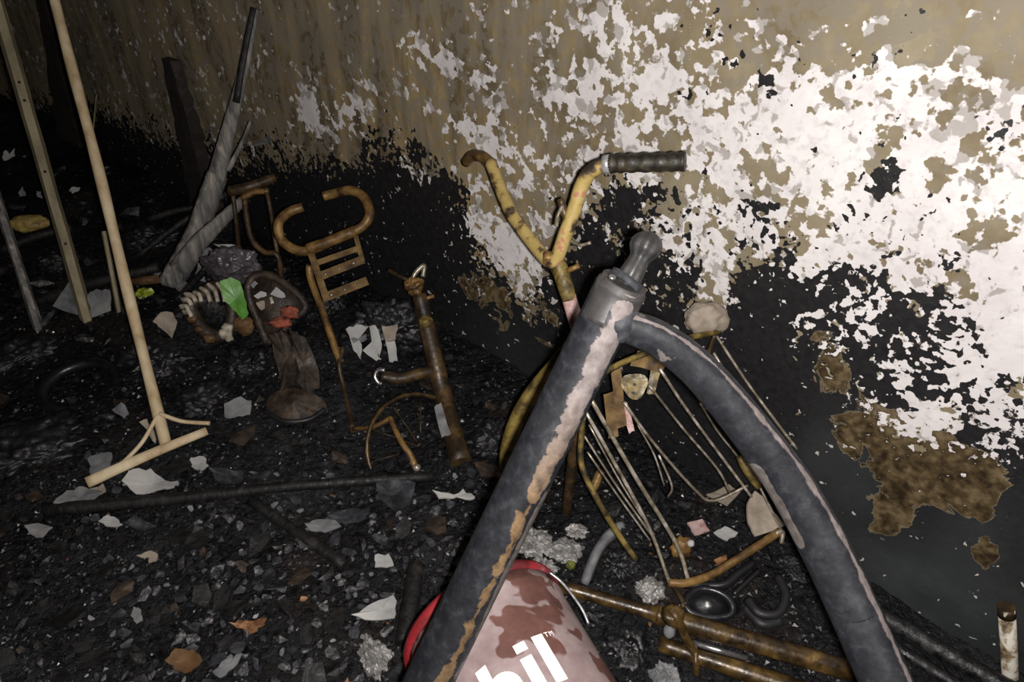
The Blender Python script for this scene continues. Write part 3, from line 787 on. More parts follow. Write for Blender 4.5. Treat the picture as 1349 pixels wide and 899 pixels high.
# ------------------------------------------------------------------ rusty wire basket
def basket():
    base = Zp(930, 730, 0.05)
    t = thing('wire_basket', 'bent rusty wire basket under the curved frame tube', 'basket', base)
    def zz(px, py, z): return Zp(px, py, z)
    rim = [D(948, 437, 1.60), D(905, 446, 1.55), D(868, 460, 1.5), D(820, 478, 1.47), D(786, 500, 1.45), D(771, 535, 1.46), D(766, 575, 1.48), D(766, 612, 1.49), D(785, 655, 1.5), D(812, 700, 1.52), D(838, 738, 1.53)]
    tube('rim', rim, 0.0062, 'rust_yellow', t, segs=10, sm=6)
    tube('rim', [D(942, 440, 1.60), D(930, 475, 1.63), D(926, 492, 1.65)], 0.005, 'rust_dark', t, segs=8)
    bot = [D(880, 768, 1.53), D(905, 768, 1.53), D(940, 756, 1.55), D(985, 728, 1.57), D(1028, 700, 1.59)]
    tube('bottom_bar', bot, lambda v: 0.0085, 'rust', t, segs=12, sm=6)
    tube('corner_clip', [D(1022, 703, 1.58), D(1031, 701, 1.58), D(1029, 716, 1.58)], 0.005, 'wire', t, segs=8)
    wires = [([(772, 515, 1.46), (838, 630, 1.5), (890, 715, 1.53), (906, 762, 1.53)], 0.0046), ([(770, 540, 1.47), (815, 620, 1.5), (855, 695, 1.53), (882, 768, 1.53)], 0.004),
             ([(770, 575, 1.49), (812, 640, 1.52), (858, 705, 1.54)], 0.0024), ([(774, 596, 1.5), (815, 655, 1.53), (856, 712, 1.55)], 0.0022), ([(776, 560, 1.49), (820, 640, 1.52), (862, 705, 1.54)], 0.002),
             ([(822, 530, 1.5), (858, 580, 1.54), (915, 645, 1.6), (940, 660, 1.61), (985, 640, 1.61)], 0.0033), ([(855, 508, 1.52), (900, 565, 1.57), (945, 618, 1.6), (962, 650, 1.62)], 0.0028),
             ([(869, 486, 1.51), (905, 540, 1.55), (955, 608, 1.58), (990, 655, 1.59)], 0.0033), ([(922, 531, 1.56), (945, 568, 1.59), (972, 602, 1.6)], 0.0024),
             ([(944, 443, 1.60), (980, 498, 1.61), (1018, 550, 1.61), (1050, 592, 1.61)], 0.0034), ([(940, 465, 1.62), (962, 500, 1.63)], 0.003), ([(905, 505, 1.55), (930, 540, 1.57)], 0.002),
             ([(1000, 640, 1.6), (1015, 670, 1.59), (1030, 700, 1.59)], 0.003), ([(868, 600, 1.58), (885, 640, 1.6), (880, 655, 1.62)], 0.0025), ([(840, 560, 1.56), (862, 600, 1.58), (875, 640, 1.6)], 0.002),
             ([(1018, 655, 1.62), (1030, 680, 1.62), (1045, 705, 1.62)], 0.004)]
    for pts, r in wires:
        tube('wire', [D(*p) for p in pts], r, 'wire', t, segs=7, sm=5)
    tube('rod_sleeve', [D(973, 602, 1.59), D(987, 622, 1.59), D(1000, 643, 1.59)], lambda v: 0.006 + 0.006 * math.sin(v * 3.1), 'rust_yellow', t, segs=10)
    tube('bottom_rod', [D(884, 768, 1.54), D(898, 790, 1.55), D(900, 800, 1.55)], 0.005, 'rust_dark', t, segs=8)
    # bracket plates under the upper corner
    c = D(836, 508, 1.54)
    n = (CAM - c).normalized()
    def disc(c, r, th, hole=()):
        x = n.cross(V((0, 0, 1))).normalized(); y = n.cross(x)
        v, f = [], []
        S = 20
        for lay in (0, -th):
            for k in range(S):
                a = 2 * math.pi * k / S
                w = 1 + 0.12 * math.cos(3 * a + 1)
                v.append(c + (x * math.cos(a) + y * math.sin(a)) * r * w + n * lay)
        f.append(tuple(range(S))); f.append(tuple(range(2 * S - 1, S - 1, -1)))
        for k in range(S):
            f.append((k, (k + 1) % S, S + (k + 1) % S, S + k))
        return v, f
    v, f = disc(c, 0.027, 0.008)
    b = build('bracket', v, f, 'rust_yellow', t, smooth=False)
    for (x, y) in ((836, 507), (834, 518), (848, 505)):
        v, f = disc(D(x, y, 1.54) + n * 0.002, 0.0035, 0.004)
        build('bolt_hole', v, f, 'char', b, smooth=False)
    for pts, m in (([(805, 492), (818, 484), (826, 560), (812, 566)], 'rust_matte'), ([(858, 480), (872, 484), (862, 520), (852, 518)], 'rust_yellow'), ([(840, 462), (885, 470), (870, 492), (830, 482)], 'rust_matte'), ([(795, 520), (808, 516), (815, 575), (802, 578)], 'rust_matte'), ([(818, 532), (826, 530), (836, 568), (829, 572)], 'pink_primer')):
        flake('bracket_plate', pts, m, normal=n, at=D(pts[0][0], pts[0][1], 1.57), thick=0.005, parent=t, curl=0.1)
basket()

# ------------------------------------------------------------------ beige lump on the basket's corner, things inside the basket
tag(lump('charred_sponge', D(930, 421, 1.60), (0.045, 0.03, 0.04), 'ash_beige', sub=4, amp=0.25, freq=1.6, seed=4), 'beige crumbly lump stuck on the wire basket corner', 'lump')
tag(flake('fibre_board', [(992, 648), (1003, 655), (1030, 694), (992, 708), (985, 690), (984, 665)], 'ash_beige', normal=(0.2, -0.5, 0.8), at=D(1005, 680, 1.62), thick=0.006), 'pale four-sided board scrap inside the wire basket', 'board scrap')
tag(flake('paper_scrap', [(940, 703), (955, 694), (972, 703), (958, 713)], 'ash_pale', lift=0.03), 'small pale paper diamond below the board scrap', 'paper scrap')
for i, p in enumerate([[(930, 655), (960, 640), (975, 650), (958, 668)], [(905, 690), (925, 685), (935, 700), (915, 706)], [(940, 738), (957, 732), (960, 744), (946, 748)]]):
    tag(flake('bark_flake', p, ['ash_beige', 'pink_primer', 'orange_leaf'][i], lift=0.03), ['beige flake beside the pale board in the basket', 'pinkish flake on the rubble in the basket', 'tiny orange flake by the basket bottom bar'][i], 'flake')
tag(lump('rust_clump', D(897, 722, 1.6), (0.022, 0.02, 0.03), 'rust', sub=3, amp=0.4, seed=8), 'orange rust clump at the foot of the basket wires', 'clump')
tag(lump('pebble', D(910, 716, 1.57), (0.008, 0.008, 0.008), 'ash_pale', sub=2, amp=0.2), 'round white pebble beside the orange rust clump', 'pebble')

# ------------------------------------------------------------------ rusty tubes along the bottom
def bottom_frame():
    A = Zp(735, 772, 0.16); B = Zp(1128, 886, 0.12)
    t = thing('tube_frame', 'ochre rusted tube frame lying between the pail and thick tube', 'tube frame', Zp(930, 840, 0.02))
    tube('long_tube', [A, A.lerp(B, 0.33), A.lerp(B, 0.4), B], lambda v: 0.0135 + 0.007 * sstep(0.3, 0.42, v), 'rust_wet', t, segs=18, sm=8)
    C0 = Zp(868, 848, 0.08); C1 = Zp(1062, 912, 0.08)
    tube('lower_tube', [C0, C0.lerp(C1, 0.45), C1], lambda v: 0.017 if v < 0.55 else 0.0195, 'rust_wet', t, segs=16, sm=6)
    tube('cross_strut', [Zp(884, 803, 0.19), Zp(893, 818, 0.18), Zp(905, 842, 0.12), Zp(916, 862, 0.09)], 0.010, 'rust_wet', t, segs=10)
    tube('cross_strut', [Zp(916, 858, 0.1), Zp(918, 900, 0.04)], 0.007, 'rust_wet', t, segs=8)
    tube('axle_rod', [Zp(905, 845, 0.1), Zp(985, 868, 0.1)], 0.006, 'chrome', t, segs=10)
    lump('lug', Zp(886, 812, 0.175), (0.024, 0.022, 0.022), 'rust_wet', t, sub=3, amp=0.3, seed=3)
    s = D(883, 832, 1.48)
    lump('nut', Zp(882, 832, 0.15), (0.013, 0.013, 0.016), 'ash_grey', t, sub=2, amp=0.15, seed=5)
bottom_frame()
tag(tube('chrome_strip', [Zp(814, 808, 0.06), Zp(836, 816, 0.06), Zp(858, 824, 0.06)], 0.0045, 'chrome', segs=8), 'thin shiny metal strip below the long rusty tube', 'metal strip')

# melted black bracket with ring and prongs
def melted():
    c = Zp(940, 790, 0.14)
    t = thing('melted_bracket', 'melted glossy black plastic bracket with ring and two prongs', 'bracket', V((c.x, c.y, 0.03)))
    tube('ring', [Zp(902, 798, 0.12), Zp(907, 785, 0.125), Zp(925, 776, 0.13), Zp(950, 782, 0.13), Zp(964, 796, 0.125), Zp(962, 810, 0.115), Zp(938, 814, 0.11), Zp(912, 808, 0.115), Zp(902, 798, 0.12)], 0.008, 'black_plastic', t, segs=12)
    lump('dome', Zp(933, 798, 0.085), (0.046, 0.034, 0.034), 'black_plastic', t, sub=4, amp=0.06)
    tube('prong', [Zp(900, 770, 0.125), Zp(930, 772, 0.125), Zp(955, 770, 0.13), Zp(972, 757, 0.135), Zp(992, 742, 0.14)], 0.0095, 'black_plastic', t, segs=12)
    tube('prong', [Zp(966, 784, 0.13), Zp(985, 766, 0.14), Zp(1000, 752, 0.145)], 0.006, 'black_plastic', t, segs=10)
    tube('stalk', [Zp(966, 782, 0.13), Zp(969, 796, 0.10), Zp(967, 812, 0.04)], 0.011, 'black_plastic', t, segs=12)
    # scorched cup beside it
    tube('cup_rim', [Zp(985, 790, 0.12), Zp(1000, 808, 0.12), Zp(1025, 808, 0.12), Zp(1035, 785, 0.12), Zp(1025, 760, 0.12)], 0.010, 'black_rubber', t, segs=10)
    tube('cup_base', [Zp(982, 800, 0.07), Zp(1003, 822, 0.07), Zp(1028, 818, 0.07)], 0.012, 'black_rubber', t, segs=10)
melted()
# grey-blue bent strip, silvery lumps behind the pail
tag(tube('plastic_strip', [G(772, 768, 0.02), G(784, 735, 0.06), G(798, 712, 0.075), G(818, 694, 0.06)], 0.017, 'ash_grey', segs=10, prof=lambda a: 1.0 if abs(math.cos(a)) > 0.75 else 0.35), 'bent grey-blue plastic strip behind the red pail rim', 'plastic strip')
for i, (x, y, s) in enumerate([(700, 716, 0.042), (743, 726, 0.036), (716, 748, 0.028), (760, 700, 0.022)]):
    tag(lump('foil_lump', G(x, y, 0.02), (s, s * 0.8, s * 0.55), 'foil', sub=4, amp=0.55, freq=2.5, seed=i * 3.1, smooth=False), ['largest crumpled silvery ash lump behind the red pail rim', 'crumpled silvery ash lump beside the lime-green scrap', 'silvery ash lump touching the red pail rim', 'smallest silvery ash lump behind the red pail'][i], 'ash lump')
tag(lump('lime_scrap', G(752, 745, 0.06), (0.011, 0.009, 0.012), 'lime_plastic', sub=2, amp=0.4, seed=2), 'tiny lime-green scrap on the silvery lumps by the pail', 'scrap')
tag(lump('plaster_lump', G(856, 778, 0.015), (0.03, 0.026, 0.022), 'foil', sub=4, amp=0.4, freq=2, seed=31, smooth=False), 'pale crumbly lump above the long rusty tube', 'plaster lump')
tag(lump('plaster_lump', G(876, 892, 0.01), (0.026, 0.026, 0.02), 'ash_grey', sub=4, amp=0.5, freq=2, seed=37, smooth=False), 'grey crumbly lump at the end of the lower rusty tube', 'plaster lump')
tag(lump('foil_lump', G(492, 866, 0.02), (0.026, 0.042, 0.028), 'foil', sub=4, amp=0.6, freq=2.3, seed=22, smooth=False, rot=0.5), 'crumpled silvery plastic left of the red pail', 'ash lump')

# ------------------------------------------------------------------ scorched peg and beam at the foot of the wall
pb = W(1331, 890, 0.02); pt_ = W(1326, 801, 0.02)
pk = tag(tube('scorched_peg', [V((pb.x, pb.y, 0.0)), pb, pt_], 0.0155, 'pale_paint', segs=14, sm=0), 'short pale scorched peg upright at the wall foot', 'peg')
pd_ = (pt_ - pb).normalized()
tube('charred_tip', [pt_ - pd_ * 0.022, pt_ + pd_ * 0.002], 0.0162, 'rust_dark', pk, segs=14, sm=0, jitter=0.1)
b0 = W(1095, 770, 0.066); b1 = W(1330, 905, 0.066)
b0.z = 0.035; b1.z = 0.035
bd = (b1 - b0)
tag(tube('charred_beam', [b0 + bd * 0.12, b0.lerp(b1, 0.4), b1 + bd * 0.4], 0.019, 'char', segs=8, sm=6, jitter=0.2, prof=lambda a: 1.0 + 0.2 * abs(math.cos(2 * a))), 'black charred batten lying along the foot of the wall', 'batten')
c0 = Zp(1160, 842, 0.03); c1 = Zp(1282, 915, 0.03)
tag(tube('charred_batten', [c0, c0.lerp(c1, 0.5), c1], 0.014, 'char', segs=8, sm=4, jitter=0.25), 'thin black batten in front of the wall-foot beam', 'batten')

# ------------------------------------------------------------------ rusty carrier rack with an oval loop
def rack():
    foot = G(466, 572)
    t = thing('carrier_rack', 'rusty tube rack with an oval loop above flat slats', 'rack', (foot.x, foot.y, 0.02))
    d0 = 2.22
    tube('loop', [D(399, 273, d0 + .03), D(382, 279, d0 + .02), D(367, 294, d0), D(370, 314, d0), D(384, 327, d0), D(404, 331, d0), D(430, 321, d0), D(458, 308, d0), D(478, 298, d0), D(487, 282, d0), D(480, 261, d0 + .02), D(462, 251, d0 + .03), D(437, 256, d0 + .05), D(426, 259, d0 + .05)],
         0.0145, 'rust', t, segs=14, sm=6)
    tube('crossbar', [D(405, 328, d0 - .005), D(432, 319, d0 - .005), D(468, 304, d0 - .005)], 0.0165, 'rust', t, segs=12, sm=4)
    def bar(name, a, b, w, th, m='rust'):
        ax = (b - a).normalized(); n = (CAM - (a + b) / 2); n = (n - ax * n.dot(ax)).normalized(); s = ax.cross(n)
        v = []
        for p in (a, b):
            for (i, j) in ((-1, -1), (1, -1), (1, 1), (-1, 1)):
                v.append(p + s * (i * w / 2) + n * (j * th / 2))
        return build(name, v, [(0, 1, 5, 4), (1, 2, 6, 5), (2, 3, 7, 6), (3, 0, 4, 7), (3, 2, 1, 0), (4, 5, 6, 7)], m, t, smooth=False)
    bar('stile', D(407, 326, d0), D(431, 397, d0 - .01), 0.02, 0.012, 'rust_matte')
    bar('stile', D(467, 306, d0 + .02), D(478, 345, d0 + .02), 0.014, 0.01, 'rust_matte')
    for k, (a, b, c, d, w) in enumerate(((416, 347, 470, 328, 0.017), (422, 364, 478, 342, 0.025), (430, 391, 484, 370, 0.026))):
        s = bar('slat', D(a, b, d0), D(c, d, d0 + .02), w, 0.006, 'rust_matte')
        if k:
            for q in (0.12, 0.45, 0.78):
                p = D(a + (c - a) * q, b + (d - b) * q, d0 + .02 * q - 0.005)
                lump('rivet', p, (0.0065, 0.0065, 0.005), 'wire', s, sub=1, amp=0.0)
    tube('leg', [D(407, 350, d0 + .02), D(410, 370, d0 + .02), D(425, 410, d0), D(440, 455, d0 - .02), D(449, 478, d0 - .03)], 0.011, 'rust', t, segs=10)
    tube('leg', [D(452, 458, d0 - .02), D(447, 484, d0 - .04), D(454, 515, d0 - .05), foot + V((0, 0, 0.01))], 0.0075, 'rust_dark', t, segs=8)
    tube('bent_stay', [foot + V((0, 0, 0.02)), G(490, 563, 0.05), G(513, 552, 0.08), G(516, 556, 0.08), G(529, 583, 0.06), G(541, 600, 0.04), G(548, 618, 0.015)], lambda v: 0.006 + 0.003 * v, 'rust', t, segs=8, sm=3)
    lump('stay_tip', G(549, 616, 0.02), (0.011, 0.011, 0.011), 'wire', t, sub=2, amp=0.1)
rack()

# second small looped frame behind
def small_frame():
    b = D(368, 352, 2.5)
    t = thing('loop_frame', 'narrow rusted loop frame standing behind the oval rack', 'frame', (b.x, b.y, 0.1))
    d0 = 2.45
    tube('upright', [D(322, 262, d0), D(326, 295, d0), D(333, 318, d0), D(348, 332, d0), D(366, 338, d0), D(372, 380, d0 + .05)], 0.0095, 'rust_dark', t, segs=10)
    tube('upright', [D(350, 248, d0), D(355, 270, d0), D(360, 300, d0 + .03), D(366, 340, d0 + .05)], 0.008, 'rust_dark', t, segs=8)
    tube('top_bar', [D(302, 252, d0), D(330, 246, d0), D(362, 234, d0 + .03)], 0.017, 'rust_dark', t, segs=10, jitter=0.3)
    tube('cross_bar', [D(318, 262, d0), D(336, 253, d0), D(354, 252, d0)], 0.010, 'rust', t, segs=8)
    tube('back_leg', [D(306, 252, d0), D(312, 300, d0 + .05), G(318, 372)], 0.008, 'rust_dark', t, segs=8)
small_frame()

# ------------------------------------------------------------------ rusted seat post standing among the rubble
def seat_post():
    foot = G(608, 612)
    t = thing('broken_bicycle', 'broken rusted bicycle: thick post, side tube and bare wheel', 'bicycle', (foot.x, foot.y, 0.0))
    d = 2.14
    tube('post', [D(552, 388, d), D(560, 420, d), D(572, 470, d - .01), D(586, 530, d - .03), foot], lambda v: 0.021 + 0.008 * v, 'rust_dark', t, segs=18, sm=6)
    tube('side_tube', [D(576, 489, d - .01), D(555, 492, d - .03), D(528, 499, d - .05), D(502, 496, d - .06)], 0.0165, 'rust_dark', t, segs=14)
    tube('tube_end_ring', [D(507, 488, d - .08), D(498, 488, d - .08), D(494, 496, d - .08), D(498, 504, d - .08), D(503, 506, d - .08)], 0.006, 'chrome', t, segs=10)
    lump('clamp', D(546, 378, d), (0.028, 0.022, 0.025), 'rust', t, sub=4, amp=0.5, seed=3)
    tube('clamp_arm', [D(541, 378, d), D(546, 362, d), D(556, 351, d), D(559, 352, d), D(557, 365, d)], 0.007, 'wire', t, segs=8)
    tube('clamp_arm', [D(548, 372, d), D(530, 366, d), D(512, 356, d + .03)], 0.006, 'rust_dark', t, segs=8)
    tube('clamp_bolt', [D(556, 395, d), D(572, 390, d)], 0.006, 'rust', t, segs=8)
    wheel(t)
    lump('collar', D(561, 424, d - .015), (0.02, 0.02, 0.018), 'rust_yellow', t, sub=3, amp=0.2, seed=6)
# old bicycle wheel half buried between post and rack
def wheel(t):
    c = D(552, 590, 2.05)
    n = (CAM - c).normalized(); n = (n + V((0.5, 0, 0.15))).normalized()
    x = n.cross(V((0, 0, 1))).normalized(); y = x.cross(n)
    R = 0.15
    pts = [c + (x * math.cos(a) + y * math.sin(a)) * R for a in [2 * math.pi * k / 32 for k in range(32)]]
    w = tube('wheel', pts, 0.0065, 'rust_wet', t, segs=8, sm=0, closed=True)
    tube('hub', [c - n * 0.02, c + n * 0.02], 0.013, 'rust_wet', w, segs=10)
    for k in range(10):
        a = 2 * math.pi * k / 10 + 0.2
        tube('spoke', [c + n * 0.012, c + (x * math.cos(a) + y * math.sin(a)) * R], 0.0016, 'rust_wet', w, segs=5)
seat_post()
tag(flake('slate_strip', [(572, 537), (581, 531), (594, 572), (582, 577)], 'ash_grey', normal=(0.1, -0.7, 0.7), at=D(582, 555, 1.99)), 'slim grey strip leaning at the rusted post foot', 'strip')

# ------------------------------------------------------------------ charred bundle with pale page strips
def bundle():
    c = D(508, 440, 2.2)
    t = thing('magazine_bundle', 'black charred bundle showing pale torn page strips', 'bundle', (c.x, c.y, c.z - 0.12))
    lump('bundle_body', D(514, 436, 2.26), (0.105, 0.06, 0.085), 'black_sheet', t, sub=5, amp=0.2, freq=1.6, seed=12, crease=0.4)
    n = V((-0.1, -0.75, 0.65))
    for p, m in (([(456, 434), (470, 428), (486, 430), (470, 440), (477, 462), (476, 474), (466, 462)], 'ash_pale'), ([(487, 430), (495, 429), (503, 455), (500, 470), (492, 462)], 'ash_pale'), ([(478, 462), (492, 448), (498, 470), (503, 474), (496, 476)], 'ash_pale'),
                 ([(503, 430), (524, 427), (521, 448), (508, 450)], 'ash_beige'), ([(508, 450), (520, 449), (524, 476), (513, 477)], 'ash_pale'), ([(462, 446), (482, 440), (484, 447), (466, 454)], 'ash_grey')):
        flake('page_strip', p, m, normal=n, at=D(490, 452, 2.155), thick=0.004, parent=t, curl=0.2, amp=1.5)
bundle()

# ------------------------------------------------------------------ floor broom
def broom():
    A = G(219, 588, 0.03); T = D(62, -40, 2.25)
    t = thing('push_broom', 'wooden T-shaped push broom without bristles standing in the rubble', 'broom', (A.x, A.y, H(A.x, A.y)))
    T = A + (T - A) * 1.12
    L, R_ = G(116, 636, 0.03), G(273, 568, 0.04)
    tube('handle', [A, A.lerp(T, 0.25), A.lerp(T, 0.5) + V((0.004, 0, 0)), A.lerp(T, 0.75), T], lambda v: 0.0150 + 0.0008 * math.sin(v * 30), 'pole_wood', t, segs=16, sm=10)
    tube('head', [L, L.lerp(R_, 0.5) + V((0, 0, 0.004)), R_], lambda v: 0.0165 - 0.004 * v, 'pole_wood', t, segs=12, sm=8, prof=lambda a: 1.0 + 0.15 * math.cos(4 * a))
    u = (T - A).normalized()
    dA = (A - CAM).dot(V((0, CP, -SP)))
    k0 = A + u * 0.1
    dk = (k0 - CAM).dot(V((0, CP, -SP)))
    tube('brace', [D(208, 547, dk - .012), D(203, 556, dk - .02), D(188, 582, dA - .02), D(170, 602, dA - .04), L.lerp(R_, 0.27) + V((0, 0, 0.012))], 0.0058, 'pole_wood', t, segs=8)
    tube('brace', [D(210, 545, dk - .012), D(220, 549, dk - .012), D(238, 555, dk), D(256, 557, dk + .01), D(276, 558, dk + .01)], 0.0058, 'pole_wood', t, segs=8)
broom()

def batten(name, a, b, w, th, m, label, cat, n=10, jit=0.06, seed=0, group=None, face=None):
    """sawn stick of rectangular section with a slightly uneven outline"""
    ax = (b - a).normalized()
    f = face if face is not None else CAM - (a + b) / 2; f = (f - ax * f.dot(ax)).normalized(); s = ax.cross(f)
    v, fc = [], []
    rnd = random.Random(seed)
    for i in range(n + 1):
        p = a.lerp(b, i / n)
        w0 = (w[0] + (w[1] - w[0]) * i / n) if isinstance(w, tuple) else w
        for (q, r) in ((-1, -1), (-0.55, 1), (0.55, 1), (1, -1)):
            v.append(p + s * (q * w0 / 2 * (1 + rnd.uniform(-jit, jit))) + f * (r * th / 2 * (1 + rnd.uniform(-jit, jit))))
    for i in range(n):
        for k in range(4):
            fc.append((i * 4 + k, i * 4 + (k + 1) % 4, i * 4 + 4 + (k + 1) % 4, i * 4 + 4 + k))
    fc.append((3, 2, 1, 0)); fc.append(tuple(n * 4 + k for k in range(4)))
    o = build(name, v, fc, m, None, smooth=False)
    tag(o, label, cat, group)
    return o
def leaning(x0, y0, x1, y1, d1, lift=0.0): return G(x0, y0, lift) + V((0, 0, -0.03)), D(x1, y1, d1)
a, b = leaning(115, 425, -14, -30, 2.35); b = a + (b - a) * 1.25; bt = batten('wooden_batten', a, b, 0.043, 0.03, 'grey_wood', 'tall yellow-grey wooden batten with nail holes behind the broom', 'batten', n=16)
a, b = leaning(52, 440, -8, 250, 2.55); batten('ashy_stick', a, b, 0.032, 0.025, 'ashy_wood', 'short ash-grey stick leaning beside the yellow-grey batten', 'stick')
a, b = leaning(156, 415, 137, 305, 2.5); batten('wooden_stick', a, b, 0.018, 0.016, 'grey_wood', 'slim short stick close behind the broom handle', 'stick')
a, b = W(121, 190, 0.25), W(127, 125, 0.1); batten('thin_rod', a, b, 0.008, 0.008, 'grey_wood', 'very thin rod beside the broom handle near the wall', 'rod')
for (hx, hy) in ((27, 107), (33, 132), (62, 227), (85, 320)):
    lo, hi = leaning(115, 425, -14, -30, 2.35)
    k_ = min(range(101), key=lambda i_: ((CAM - lo.lerp(hi, i_ / 100)).normalized() + ray(hx, hy).normalized()).length) / 100
    p_ = lo.lerp(hi, k_)
    p_ = p_ + (CAM - p_).normalized() * 0.015
    lump('nail_hole', p_, (0.0055, 0.0055, 0.0055), 'char', bt, sub=1, amp=0.0)
# ashy leaning plank, split at its foot
def plank():
    foot = G(232, 372)
    t = thing('leaning_plank', 'split ash-grey charred plank leaning against the brown wall', 'plank', (foot.x, foot.y, H(foot.x, foot.y)))
    def sl(name, pts, w, m):
        v, f, u = tube_geo([D(*p) for p in pts], lambda q: w[0] + (w[1] - w[0]) * q, segs=12, sm=6, jitter=0.10, prof=lambda a: 1.0 if abs(math.cos(a)) > 0.6 else 0.65)
        return build(name, v, f, m, t)
    sl('plank_top', [(337, 12, Wd(337, 12) - 0.02), (326, 70, 2.36), (312, 130, 2.42), (298, 185, 2.46), (284, 238, 2.49)], (0.009, 0.03), 'ashy_wood')
    sl('plank_foot', [(286, 230, 2.49), (272, 270, 2.50), (258, 310, 2.52), (240, 345, 2.53), (224, 374, 2.55)], (0.034, 0.042), 'ashy_wood')
    sl('splinter', [(322, 262, 2.5), (290, 292, 2.48), (262, 320, 2.47), (236, 356, 2.48)], (0.016, 0.036), 'ashy_wood')
    sl('splinter', [(334, 10, Wd(334, 10) - 0.03), (322, 70, 2.34), (311, 135, 2.40)], (0.009, 0.011), 'char_wood')
    sl('splinter', [(330, 160, 2.45), (318, 190, 2.46), (300, 225, 2.47)], (0.005, 0.009), 'ashy_wood')
plank()
for (x0, y0, x1, y1, off, w, lab) in ((264, 262, 224, 78, 0.06, 0.36, 'black charred board upright at the wall left of the ash-grey plank'), (92, 190, 52, -30, 0.06, 0.42, 'wide black charred board upright between the broom and batten')):
    a = W(x0, y0, off); b = W(x1, y1, off - 0.03)
    a.z = min(a.z, 0.02)
    batten('charred_board', a, b, (w, w * 0.3), 0.03, 'soft_char', lab, 'board', n=22, jit=0.16, seed=x0, face=-WN)
for i, (x0, y0, x1, y1, l0, l1, r) in enumerate([(195, 290, 268, 272, 0.1, 0.14, 0.014), (178, 340, 300, 255, 0.02, 0.2, 0.013), (40, 400, 210, 352, 0.02, 0.06, 0.02), (0, 330, 95, 300, 0.03, 0.05, 0.02), (300, 330, 235, 395, 0.06, 0.03, 0.012)]):
    p, q = G(x0, y0, l0), G(x1, y1, l1)
    tag(tube('charred_stick', [p, p.lerp(q, 0.5) + V((0, 0, 0.01)), q], r, 'char_wood', segs=8, jitter=0.3), ['short black charred stick left of the ash-grey plank', 'long black charred stick ending against the ash-grey plank', 'black charred stick between tall batten and broom handle', 'black charred stick beside the yellow melted lump', 'black charred stick at the foot of the split plank'][i], 'stick')
# long charred beam on the floor
p, q = G(60, 672, 0.02), G(570, 628, 0.02)
tag(tube('charred_pole_and_gap', [p, p.lerp(q, 0.33), p.lerp(q, 0.66) + V((0, 0, 0.008)), q], lambda v: 0.017 - 0.005 * v, 'char_wood', segs=10, sm=8, jitter=0.15), 'long thin black charred pole lying on the rubble below the broom head', 'pole')
p, q = G(330, 660, 0.01), G(455, 745, 0.01)  # black bar stands in for the shade of a gap in the rubble
tag(tube('charred_pole_and_gap', [p, p.lerp(q, 0.5), q], 0.014, 'char_wood', segs=8, sm=6, jitter=0.2), 'short black bar standing in for a shaded gap below the long charred pole', 'pole')
p, q = G(548, 745, 0.01), G(532, 850, 0.01)
tag(tube('charred_pole_and_gap', [p, p.lerp(q, 0.5), q], 0.02, 'char_wood', segs=8, sm=6, jitter=0.2), 'stubby black charred stick on the ground left of the red pail', 'pole')

# ------------------------------------------------------------------ shoes and scraps round the plank foot
def striped_shoe():
    d = 2.35
    c = D(278, 412, d)
    t = thing('striped_shoe', 'zebra-striped burnt shoe with a dark round opening', 'shoe', (c.x, c.y, c.z - 0.1))
    ring = [(262, 392), (278, 380), (296, 378), (304, 392), (306, 412), (302, 434), (288, 444), (270, 436), (258, 420), (252, 404), (262, 392)]
    tube('collar', [D(x, y, d) for x, y in ring], 0.02, 'brown_leather', t, segs=12, sm=4, jitter=0.2)
    lump('lining', D(280, 414, d + 0.05), (0.055, 0.03, 0.07), 'char', t, sub=3, amp=0.1)
    for (a, b, m) in [((238, 404), (248, 410), 0), ((240, 395), (252, 403), 0), ((244, 388), (258, 398), 0), ((256, 386), (265, 398), 0), ((264, 380), (277, 398), 0), ((274, 375), (287, 398), 0), ((286, 374), (296, 398), 0), ((242, 411), (252, 418), 0)]:
        mid = ((a[0] + b[0]) / 2 + 2, (a[1] + b[1]) / 2 - 3)
        tube('stripe', [D(a[0], a[1], d - 0.01), D(mid[0], mid[1], d - 0.028), D(b[0], b[1], d - 0.03)], 0.0085, 'cream', t, segs=8, prof=lambda q: 1.0 if abs(math.cos(q)) > 0.5 else 0.6)
    v, f = lump_geo(D(262, 395, d + 0.02), (0.055, 0.03, 0.04), sub=3, amp=0.15, seed=5)
    build('upper', v, f, 'char', t)
    for i, (x, y, s) in enumerate(((254, 420, .018), (262, 434, .016), (296, 440, .022), (300, 432, .018), (276, 446, .02), (302, 446, .014))):
        lump('melted_sole', D(x, y, d - 0.02), (s, s * 0.7, s * 0.8), 'cream' if i in (2, 3, 5) else 'orange_brown', t, sub=2, amp=0.4, seed=i)
striped_shoe()
tag(flake('green_panel', [(290, 372), (304, 366), (317, 372), (322, 392), (328, 413), (321, 422), (312, 412), (297, 398)], 'green_plastic', normal=(0.2, -0.75, 0.6), at=D(312, 398, 2.285), thick=0.012, curl=0.3), 'bright green plastic panel between the striped and upturned shoes', 'panel')
tag(lump('melted_plastic', D(322, 430, 2.33), (0.032, 0.02, 0.034), 'orange_brown', sub=4, amp=0.25, seed=3), 'orange-brown melted plastic below the green panel', 'melted plastic')
